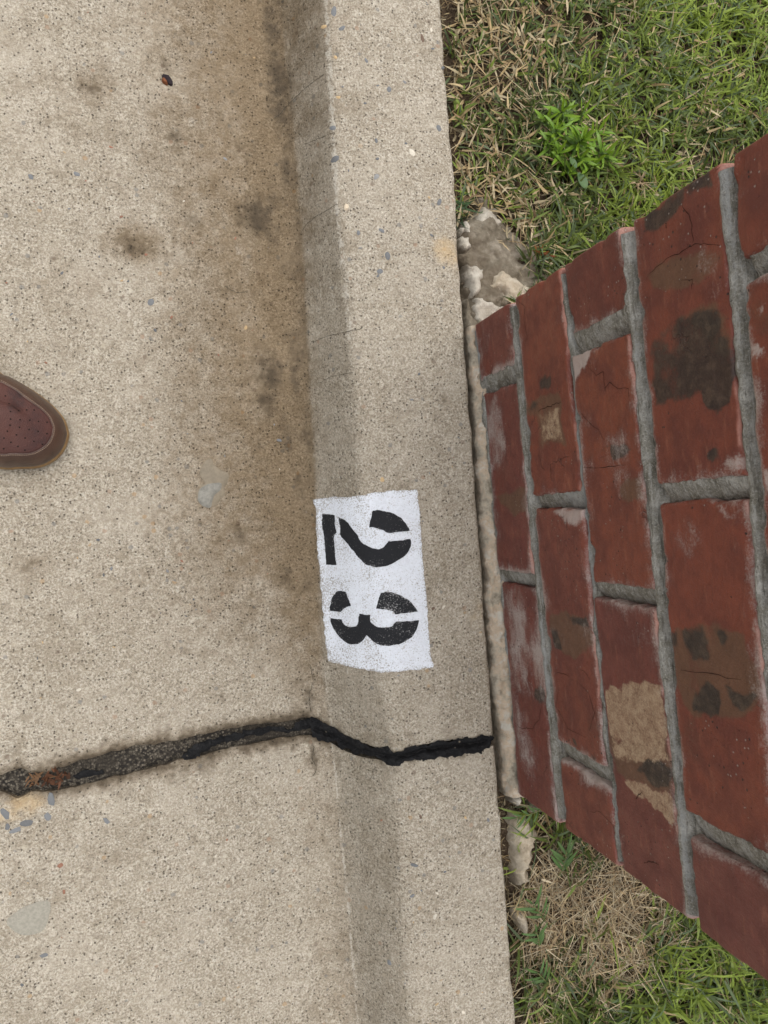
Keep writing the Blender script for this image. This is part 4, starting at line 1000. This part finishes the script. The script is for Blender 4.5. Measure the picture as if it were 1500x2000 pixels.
# bits of soil crumbs and clippings in the bare strip along the kerb
def strip_litter(n):
    y = np.where(grng.random(n) < .55, grng.uniform(.20, .62, n), grng.uniform(-.66, -.27, n))
    x = edge_x(y) + grng.uniform(.001, .03, n)
    c = S_COL[grng.integers(0, 5, n)] * grng.uniform(.2, .75, n)[:, None]
    return blades(np.stack([x, y, soil_z(x, y) + .0005 + .002 * grng.random(n)], 1), grng.uniform(0, 6.283, n), np.radians(grng.uniform(-4, 14, n)), np.radians(grng.normal(0, 15, n)), grng.uniform(.003, .012, n), grng.uniform(.0004, .0012, n), grng.normal(0, .4, n), c, c, 3)
lit = strip_litter(1500)
tag(mesh_np('grass_litter', *lit[:2], M_STRAW, None, True, None, lit[2]), 'brown clippings scattered on the bare soil strip along the kerb', 'grass clippings', None, 'stuff')

# ------------------------------------------------------------------ single plants
def leaf_mesh(name, length, width, bend, c0, c1, mat, fold=.25, seg=7, shape=1.0):
    V = []; Fc = []; Cc = []
    x = z = 0.0; ang = 0
    for j in range(seg + 1):
        t = j / seg; w = width * .5 * (math.sin(math.pi * min(1, (t * .92 + .06)) ** shape)) ** .8 * (1 if t < 1 else 0) + .0001
        V += [(x, w, z + w * fold), (x, 0, z), (x, -w, z + w * fold)]
        col = np.array(c0) + (np.array(c1) - np.array(c0)) * t
        Cc += [col * .95, col * 1.15, col * .95]
        ang = bend * t; x += math.cos(ang) * length / seg; z += math.sin(ang) * length / seg
        if j < seg:
            o = j * 3
            Fc += [(o, o + 1, o + 4, o + 3), (o + 1, o + 2, o + 5, o + 4)]
    me_o = mesh_np(name, V, Fc, mat, None, True, None, np.array(Cc))
    me = me_o.data; bpy.data.objects.remove(me_o); return me
def tube(name, pts, r0, r1, col, mat, parent=None, sides=6):
    pts = [Vector(p) for p in pts]; V = []; Fc = []; n = len(pts)
    for i, p in enumerate(pts):
        d = (pts[min(i + 1, n - 1)] - pts[max(i - 1, 0)]).normalized()
        a = d.cross(Vector((0, 0, 1)));  a = a.normalized() if a.length > 1e-4 else Vector((1, 0, 0)); b = d.cross(a)
        r = r0 + (r1 - r0) * i / (n - 1)
        for k in range(sides):
            th = 2 * math.pi * k / sides; V.append(p + a * r * math.cos(th) + b * r * math.sin(th))
    for i in range(n - 1):
        for k in range(sides):
            k2 = (k + 1) % sides; Fc.append((i * sides + k, i * sides + k2, (i + 1) * sides + k2, (i + 1) * sides + k))
    Fc.append(tuple(range(sides))[::-1]); Fc.append(tuple((n - 1) * sides + k for k in range(sides)))
    return mesh_np(name, V, Fc, mat, parent, True, None, np.tile(np.array(col), (len(V), 1)))
def put_leaf(me, parent, loc, az, pitch, roll=0, sc=1.0):
    o = bpy.data.objects.new('leaf', me); COL.objects.link(o); o.parent = parent
    o.location = loc; o.rotation_euler = (roll, -pitch, az); o.scale = (sc, sc, sc); return o

# the bright weed: several upright shoots with whorls of narrow leaves
wp = on_level(1120, 285, -.004)
weed = thing('weed', 'bright green leafy weed rosette among the grass above the pillar', 'weed', (wp[0], wp[1], float(soil_z(wp[0], wp[1]))))
wl = [leaf_mesh('leaf', .021, .0033, -.5, (.10, .19, .018), (.21, .35, .03), M_WEED), leaf_mesh('leaf', .025, .0037, -.9, (.10, .20, .020), (.20, .35, .035), M_WEED), leaf_mesh('leaf', .016, .0026, .3, (.13, .24, .02), (.26, .40, .035), M_WEED)]
prng = random.Random(5)
shoots = [(1120, 290, .040, 0, 30), (1075, 262, .030, .5, 12), (1090, 225, .028, .5, 11), (1135, 222, .026, .4, 10), (1160, 265, .028, .4, 12), (1175, 310, .030, .9, 14), (1085, 305, .026, .4, 10), (1105, 345, .024, .5, 9), (1060, 240, .024, .4, 9), (1150, 330, .026, .5, 10), (1195, 318, .026, .8, 11), (1065, 285, .024, .5, 10), (1105, 212, .022, .5, 9), (1125, 320, .03, .4, 12)]
for (px, py, hh, ln, nl) in shoots:
    q = on_level(px, py, -.004); tip = Vector((q[0], q[1], .0)) - Vector(weed.location)
    tip.z = hh - .004
    base = Vector((tip.x * .35, tip.y * .35, 0))
    pts = [base.lerp(tip, k / 4) + Vector((0, 0, .004 * math.sin(math.pi * k / 4))) for k in range(5)]
    tube('stem', pts, .0011, .0007, (.10, .17, .04), M_WEED, weed)
    dirx = math.atan2(tip.y, tip.x)
    nl = int(nl * 1.5)
    for k in range(nl):
        t = .35 + .65 * (k / max(1, nl - 1)); p = base.lerp(tip, t)
        az = k * 2.4 + prng.uniform(-.4, .4) + dirx
        pit = R(10 + 50 * t ** 3) + prng.uniform(-.2, .2)
        put_leaf(prng.choice(wl) if t < .85 else wl[2], weed, p, az, pit, prng.uniform(-.4, .4), prng.uniform(.7, 1.15) * (1.0 if nl < 20 else .95))
# the single broad leaf below it
bp = on_level(1124, 342, .0)
broad = thing('broadleaf_seedling', 'single broad oval leaf lying at the foot of the bright weed', 'weed', (bp[0], bp[1], -.004))
bl = leaf_mesh('leaf', .017, .0095, -.25, (.075, .15, .050), (.13, .22, .085), M_WEED, .12, 8, 1.1)
put_leaf(bl, broad, (0, 0, .009), R(-62), .05, 0, 1.0)
put_leaf(leaf_mesh('leaf', .012, .006, -.2, (.07, .14, .045), (.12, .21, .07), M_WEED, .12), broad, (-.002, .004, .010), R(120), .1, 0, 1.0)
tube('stem', [(0, 0, -.012), (0, .001, 0), (0, 0, .009)], .0008, .0006, (.12, .17, .05), M_WEED, broad)

# creeping grass sprigs on the soil strip and over the mortar
sl = [leaf_mesh('leaf', .012, .0022, -.3, (.060, .115, .030), (.095, .175, .040), M_LEAF), leaf_mesh('leaf', .017, .0024, -.5, (.055, .11, .028), (.10, .19, .045), M_LEAF)]
def sprig(label, px0, py0, px1, py1, n, z0, z1, big=1.0):
    a = on_level(px0, py0, z0); b = on_level(px1, py1, z1)
    t = thing('grass_sprig', label, 'grass sprig', tuple(a), 'creeping grass sprigs on the bare soil')
    A = Vector((0, 0, 0)); Bv = Vector(b - a)
    tube('stem', [A.lerp(Bv, k / 5) + Vector((0, 0, .003 * math.sin(math.pi * k / 5))) for k in range(6)], .0006, .0004, (.20, .22, .08), M_LEAF, t)
    az = math.atan2(Bv.y, Bv.x)
    for k in range(n):
        u = .25 + .75 * k / max(1, n - 1)
        put_leaf(prng.choice(sl), t, A.lerp(Bv, u) + Vector((0, 0, .003 * math.sin(math.pi * u))), az + (1 if k % 2 else -1) * prng.uniform(.45, 1.15) * (1 - .6 * (u > .95)), prng.uniform(.05, .4), prng.uniform(-.3, .3), prng.uniform(.75, 1.2) * big)
sprig('grass sprig with paired narrow leaves creeping over the long cream mortar lump', 1068, 1575, 1008, 1597, 9, .004, .004, .75)
sprig('tall star shaped grass sprig between cream mortar lump and pillar corner', 1090, 1712, 1106, 1664, 9, -.004, .012, 1.25)
sprig('grass sprig leaning left just above the beige stone', 1066, 1800, 1040, 1765, 8, -.012, .006, 1.1)
sprig('small grass sprig at the edge of the bare soil below the beige stone', 1052, 1852, 1048, 1822, 9, -.012, .008, .85)
sprig('grass sprig on the soil strip lower right of the small sprig', 1075, 1925, 1050, 1900, 8, -.012, .006, 1.1)

# ------------------------------------------------------------------ litter on the concrete
def chip(name, label, cat, px, py, L, W, Hh, az, parts):
    p = on_surf(px, py); t = thing(name, label, cat, tuple(p))
    for pn, col, ox, sc, seed in parts:
        bm = bmesh.new(); bmesh.ops.create_icosphere(bm, subdivisions=2, radius=1)
        rr = random.Random(seed)
        for v in bm.verts:
            f = 1 + .28 * (rr.random() - .5)
            q = Vector((v.co.x * L * sc * f, v.co.y * W * sc * f + ox, max(-.1, v.co.z * f) * Hh + .08 * Hh))
            v.co = Matrix.Rotation(az, 3, 'Z') @ q
        me = bpy.data.meshes.new(pn); bm.to_mesh(me); bm.free()
        a = me.attributes.new('tint', 'FLOAT_COLOR', 'POINT'); a.data.foreach_set('color', list((*col, 1)) * len(me.vertices))
        me.materials.append(M_STONE); o = bpy.data.objects.new(pn, me); COL.objects.link(o); o.parent = t
    return t
chip('bark_chip', 'tiny dark bark chip with an orange underside lying on the concrete', 'bark chip', 327, 157, .0058, .0034, .004, R(-52), [('shell', (.022, .014, .018), .0, 1.0, 3), ('underside', (.20, .07, .028), -.0030, .62, 5)])
pb = on_surf(676, 405)
def blob(name, label, cat, px, py, L, W, Hh, az, col, seed, n=2):
    return chip(name, label, cat, px, py, L, W, Hh, az, [('body', col, 0, 1.0, seed)])
pebble = blob('pebble', 'pale cream pebble resting on the kerb ridge', 'pebble', 676, 405, .0032, .0022, .0016, R(70), (.66, .56, .42), 8)

# grey blob with a darker smear
GUM = [(385, 978), (384, 962), (392, 950), (400, 943), (392, 930), (392, 918), (402, 900), (414, 896), (418, 908), (432, 918), (446, 926), (444, 942), (438, 955), (440, 966), (432, 972), (424, 985), (406, 993), (396, 988)]
HEAD = [(386, 974), (390, 956), (402, 947), (420, 943), (432, 944), (430, 958), (418, 970), (412, 990), (402, 991), (393, 985)]
gum = thing('hardened_blob', 'grey hardened blob with a tan smear stuck on the concrete', 'stuck blob', tuple(on_surf(412, 945)))
M_FILM = mat_plain('tan_smear', (.20, .165, .115), .5, .3, .18, 160, .0004)
M_BLOB = mat_plain('grey_blob', (.235, .225, .195), .65, .3, .2, 260, .0006)
for nm, pl, lift, dome, mt, sd in (('smear', GUM, .0003, .0006, M_FILM, 3), ('blob', HEAD, .0007, .0024, M_BLOB, 5)):
    Q, T, d = patch(smooth_loop(surf_poly(pl), 4), .0013, .0006, sd)
    zz = zbase(Q[:, 0], Q[:, 1]) + .0012 * fbm(Q[:, 0], Q[:, 1], 14, 31, 2) + lift + dome * (1 - np.exp(-d / .0022))
    mesh_np(nm, np.column_stack([Q, zz]) - np.array(gum.location), T, mt, gum)
PATCH = [(14, 1802), (20, 1790), (45, 1772), (70, 1762), (92, 1758), (100, 1768), (96, 1785), (92, 1805), (80, 1820), (55, 1826), (30, 1822)]
Q, T, d = patch(smooth_loop(surf_poly(PATCH), 4), .0016, .0010, 9)
zz = zbase(Q[:, 0], Q[:, 1]) + .0012 * fbm(Q[:, 0], Q[:, 1], 14, 31, 2) + .0003 + .0008 * (1 - np.exp(-d / .003))
M_PATCH = mat_plain('smooth_grey_patch', (.29, .272, .225), .8, .25, .14, 500, .0004)
c = on_surf(58, 1792)
o = mesh_np('mortar_patch', np.column_stack([Q, zz]) - c, T, M_PATCH); o.location = c
tag(o, 'smooth grey mortar patch stuck on the lower concrete slab', 'mortar patch')

# brown leaf scraps caught in the joint, and the orange frond by the pillar
def scraps(name, label, cat, items, mat, n_each, seed):
    rr = np.random.default_rng(seed); B = []
    for px, py, dz, sp, L, wd, col in items:
        p = on_surf(px, py) if dz is None else on_level(px, py, dz)
        k = n_each
        rt = np.array([p[0], p[1], p[2]]) + np.column_stack([rr.normal(0, sp, k), rr.normal(0, sp * .6, k), rr.uniform(-.004, .0, k)])
        cc = np.array(col) * rr.uniform(.5, 1.2, k)[:, None]
        B.append(blades(rt, rr.uniform(0, 6.28, k), np.radians(rr.uniform(-5, 25, k)), np.radians(rr.normal(0, 40, k)), rr.uniform(.5, 1.1, k) * L, rr.uniform(.6, 1.2, k) * wd, rr.normal(0, .6, k), cc * .8, cc))
    v, f, cc = join(B); c = v.mean(0)
    o = mesh_np(name, v - c, f, mat, None, True, None, cc); o.location = c
    return tag(o, label, cat)
scraps('leaf_scraps', 'rust brown leaf scraps caught in the gutter joint at far left', 'leaf scraps', [(95, 1526, None, .0045, .007, .0032, (.10, .042, .020)), (70, 1520, None, .004, .008, .0022, (.18, .10, .05)), (110, 1518, None, .004, .008, .0024, (.14, .06, .03))], M_STRAW, 14, 3)
scraps('leaf_frond', 'small orange brown frond lying by the upper pillar corner', 'leaf fragment', [(1056, 488, .002, .0018, .006, .0016, (.24, .085, .025)), (1066, 494, .002, .0018, .006, .0018, (.22, .075, .022)), (1076, 499, .002, .0018, .006, .0016, (.20, .065, .02))], M_STRAW, 9, 4)
scraps('straw_tuft', 'spiky pale straw tuft standing at the pillar edge in green grass', 'straw tuft', [(1250, 355, .002, .003, .018, .0011, (.48, .36, .22))], M_STRAW, 26, 6)
scraps('straw_tuft', 'pale straw tuft sprouting by the oval beige stone', 'straw tuft', [(1022, 1768, -.004, .003, .015, .0012, (.55, .43, .24)), (1015, 1775, -.004, .003, .012, .0010, (.5, .38, .2))], M_STRAW, 14, 8)
scraps('straw_tuft', 'forked pale straw stalks lying on the dusty grey mortar slab', 'straw tuft', [(1010, 470, -.002, .004, .018, .0012, (.55, .43, .26)), (1022, 525, -.001, .004, .016, .0012, (.50, .42, .27)), (985, 476, -.002, .003, .012, .0010, (.55, .43, .26))], M_STRAW, 5, 9)
scraps('green_tuft', 'dark green grass tuft squeezed against the kerb edge above the mortar', 'grass tuft', [(888, 420, -.008, .005, .024, .0020, (.05, .095, .035)), (893, 395, -.008, .006, .024, .0020, (.055, .11, .035))], M_LEAF, 22, 10)

# ------------------------------------------------------------------ the shoe
SZ = float(zsurf(-.24, .05)) + .0005
tip = [(0, 728), (25, 740), (50, 754), (80, 774), (104, 794), (120, 812), (128, 826), (133, 846), (132, 856), (128, 870), (120, 884), (108, 896), (90, 907), (68, 913), (35, 914), (0, 914)]
front = np.array([on_level(px, py, SZ + .010)[:2] for px, py in tip])
# carry the two sides on behind the frame edge to a full last, 0.29 m long
a0 = front[0]; b0 = front[-1]; toe = front[7]
axis = np.array([-math.cos(R(-14)), -math.sin(R(-14))]); axis /= np.linalg.norm(axis)
perp = np.array([-axis[1], axis[0]])
if (a0 - b0) @ perp < 0: perp = -perp
def sta(s, wup, wdn): return toe + axis * s + perp * wup, toe + axis * s - perp * wdn
ups = []; dns = []
for s, wu, wd in [(.095, .066, .036), (.13, .062, .040), (.17, .052, .040), (.21, .045, .036), (.25, .042, .032), (.275, .032, .024), (.287, .016, .012)]:
    u, d_ = sta(s, wu, wd); ups.append(u); dns.append(d_)
outline = np.array(list(front) + dns + ups[::-1])
OUT = smooth_loop(outline, 5)
shoe = thing('shoe', 'brown leather moc toe shoe with pale stitching standing on the concrete', 'shoe', (toe[0] + axis[0] * .14, toe[1] + axis[1] * .14, SZ))
SB = np.array(shoe.location)
def spine(p):
    s = np.clip((p - toe) @ axis, .038, .25)
    off = np.interp(s, [.03, .09, .25], [.004, .010, .004])
    return toe + axis * s + perp * off
SP = np.array([spine(p) for p in OUT])
def inset(dm):      # outline moved dm metres inwards towards the last's spine
    v = SP - OUT; L = np.linalg.norm(v, axis=1)[:, None]; return OUT + v / np.maximum(L, 1e-6) * np.minimum(dm, L * .8)
def hmax(P): return np.interp((P - toe) @ axis, [0, .03, .07, .12, .17, .29], [.031, .040, .050, .066, .075, .070])
def ring(dm, zfun, frac=False):
    P = OUT + (SP - OUT) * -dm if frac else inset(dm); h = hmax(P); return np.column_stack([P, SZ + zfun(h)]) - SB
def loft(name, rings, mat, cap_last=False, cap_first=False):
    n = len(OUT); V = np.concatenate(rings); Fc = []
    for k in range(len(rings) - 1):
        for i in range(n):
            j = (i + 1) % n; Fc.append((k * n + i, k * n + j, (k + 1) * n + j, (k + 1) * n + i))
    if cap_last:
        c = len(V); V = np.vstack([V, rings[-1].mean(0)]); o_ = (len(rings) - 1) * n
    o = mesh_np(name, V, Fc, mat, shoe); 
    bm = bmesh.new(); bm.from_mesh(o.data)
    bmesh.ops.remove_doubles(bm, verts=bm.verts[:], dist=.0004); bmesh.ops.recalc_face_normals(bm, faces=bm.faces[:]); bm.to_mesh(o.data); bm.free(); o.data.polygons.foreach_set('use_smooth', [True] * len(o.data.polygons)); return o
M_RIM = mat_leather('tan_welt', (.30, .19, .085), (.22, .13, .055), (.12, .075, .035), .6, 20, (.5, .7))
M_SKIRT = mat_leather('brown_leather', (.088, .048, .032), (.056, .031, .022), (.026, .017, .013), .38, 9, (.55, .75))
M_PLUG = mat_leather('reddish_nubuck', (.082, .030, .022), (.054, .021, .018), (.024, .014, .014), .62, 9, (.5, .72))
M_THREAD = mat_plain('cream_thread', (.40, .30, .22), .8, .2, .2, 900, .0002)
M_DARK = mat_plain('dark_lining', (.012, .009, .008), .9, .1, .2, 300, .0002)
loft('outsole', [ring(.003, lambda h: h * 0 + .0005), ring(.0, lambda h: h * 0 + .002), ring(-.0006, lambda h: h * 0 + .006), ring(-.0003, lambda h: h * 0 + .0105), ring(.0006, lambda h: h * 0 + .0120), ring(.0045, lambda h: h * 0 + .0122)], M_RIM)
PD = .0115            # where the plug's seam runs, metres in from the welt
prof = [(.0008, .012, 0), (.0004, .016, .10), (.0006, .0, .32), (.0022, .0, .55), (.0044, .0, .74), (.0070, .0, .86), (.0090, .0, .915), (.0098, .0, .905)]
loft('skirt', [ring(dm, (lambda h, a=a, b=b: np.maximum(a, .012 + (h - .012) * b))) for dm, a, b in prof], M_SKIRT)
pp_ = [(.0090, .88), (.0098, .93), (.0110, .955), (.016, 1.01), (.022, 1.065), (.027, 1.11), ('f', .85, 1.18), ('f', 1.0, 1.20)]
loft('toe_plug', [ring(q[0] if q[0] != 'f' else -q[1], (lambda h, b=q[-1]: .012 + (h - .012) * b), q[0] == 'f') for q in pp_], M_PLUG)
# stitches: short thread beads along the seam and along the apron line
def stitch_line(dm, b, step, name):
    P = ring(dm, lambda h: .012 + (h - .012) * b + .0004); V = []; Fc = []
    seg = np.linalg.norm(np.roll(P, -1, 0) - P, axis=1); cum = np.concatenate([[0], np.cumsum(seg)])
    PP = np.vstack([P, P[:1]]); s = 0
    while s < cum[-1]:
        a = np.array([np.interp(s, cum, PP[:, k]) for k in range(3)]); bq = np.array([np.interp(s + step * .62, cum, PP[:, k]) for k in range(3)])
        if ((a + SB)[:2] - toe) @ axis < .17:
            d = Vector(bq - a).normalized(); sd = d.cross(Vector((0, 0, 1))).normalized() * .00038; u = Vector((0, 0, .0005)); o = len(V)
            A = Vector(a); Bq = Vector(bq); M_ = (A + Bq) / 2
            V += [A, M_ + sd, Bq, M_ - sd, M_ + u]
            Fc += [(o, o + 1, o + 4), (o + 1, o + 2, o + 4), (o + 2, o + 3, o + 4), (o + 3, o, o + 4)]
        s += step
    ob = mesh_np(name, V, Fc, M_THREAD, shoe, False); return ob
st = stitch_line(.0080, .892, .0016, 'stitching'); st['kind'] = 'stuff'
# perforations in the plug (small dark recess discs), measured from the photograph
zs5 = lambda p: (p[0] / 5, 650 + p[1] / 5)
HOLES = [(52, 617), (88, 693), (102, 769), (180, 761), (260, 754), (333, 755), (104, 842), (195, 848), (289, 853), (375, 866), (459, 874), (98, 902), (190, 922), (283, 943), (372, 963), (458, 985), (72, 961), (160, 996), (245, 1027), (330, 1059), (413, 1089), (38, 1027), (106, 1069), (175, 1108), (243, 1145), (36, 1131)]
plug = [o for o in shoe.children if o.name.startswith('toe_plug')][0]
bvh = BVHTree.FromPolygons([Vector(v.co) for v in plug.data.vertices], [tuple(p.vertices) for p in plug.data.polygons])
V = []; Fc = []
for hpx in HOLES:
    px, py = zs5(hpx); d = Vector(ray(px, py)).normalized(); o_ = Vector(CAM - SB)
    hit = bvh.ray_cast(o_, d)
    if hit[0] is None: continue
    c0, nrm = hit[0], hit[1]
    if nrm.z < 0: nrm = -nrm
    a = nrm.orthogonal().normalized(); b = nrm.cross(a); o = len(V)
    for k in range(8): V.append(c0 + nrm * .00025 + (a * math.cos(k * .785) + b * math.sin(k * .785)) * .00062)
    Fc.append(tuple(range(o, o + 8)))
perf = mesh_np('perforation', V, Fc, M_DARK, shoe, False); perf['kind'] = 'stuff'
# apron line on the vamp: the curved stitched facing at the frame's edge, then tongue, laces and collar behind it
def vamp_pt(s, w, lift=.0):
    p = toe + axis * s + perp * w; h = np.interp(s, [0, .03, .07, .12, .17, .29], [.036, .044, .052, .066, .075, .070])
    r = bvh.ray_cast(Vector((p[0] - SB[0], p[1] - SB[1], .3)), Vector((0, 0, -1)))
    z = r[0].z if r[0] is not None else h
    return Vector((p[0] - SB[0], p[1] - SB[1], z + lift))
V = []; Fc = []; nr = 14
for k in range(nr + 1):
    th = math.pi * (k / nr - .5)
    for i, rad in enumerate((.017, .0182, .0195)):
        V.append(vamp_pt(.067 - rad * math.cos(th) * .85, .012 + rad * math.sin(th), .0006 + (.0008 if i == 1 else 0)))
for k in range(nr):
    for i in range(2): Fc.append((k * 3 + i, k * 3 + i + 1, (k + 1) * 3 + i + 1, (k + 1) * 3 + i))
mesh_np('facing', V, Fc, M_SKIRT, shoe)
V = []; Fc = []
for k in range(7):
    s = .070 + .085 * k / 6
    for w_ in np.linspace(-.016, .018, 6): V.append(vamp_pt(s, .008 + w_, .0012 + .012 * (k / 6) ** 2))
for k in range(6):
    for i in range(5): Fc.append((k * 6 + i, k * 6 + i + 1, (k + 1) * 6 + i + 1, (k + 1) * 6 + i))
mesh_np('tongue', V, Fc, M_PLUG, shoe)
for k in range(4):
    s = .082 + .016 * k
    tube('lace', [vamp_pt(s + .004 * math.sin(i), .008 + w_, .004) for i, w_ in enumerate(np.linspace(-.022, .024, 7))], .0015, .0015, (.22, .15, .09), M_STRAW, shoe)
V = []; Fc = []; n = 28
for k in range(n):
    th = 2 * math.pi * k / n
    for i, (rr, dz) in enumerate(((1.0, -.004), (1.0, .010), (.9, .013), (.82, .008), (.8, -.02))):
        p = vamp_pt(.215 + .055 * rr * math.cos(th), .004 + .031 * rr * math.sin(th), 0); V.append(Vector((p.x, p.y, .076 + dz)))
for k in range(n):
    for i in range(4): a = k * 5 + i; b = ((k + 1) % n) * 5 + i; Fc.append((a, a + 1, b + 1, b))
mesh_np('collar', V, Fc, M_SKIRT, shoe)
V = [vamp_pt(.215 + .044 * math.cos(2 * math.pi * k / 20), .004 + .025 * math.sin(2 * math.pi * k / 20), .0008) for k in range(20)]
V = [Vector((v.x, v.y, .0775)) for v in V]
mesh_np('lining', V, [tuple(range(20))], M_DARK, shoe)
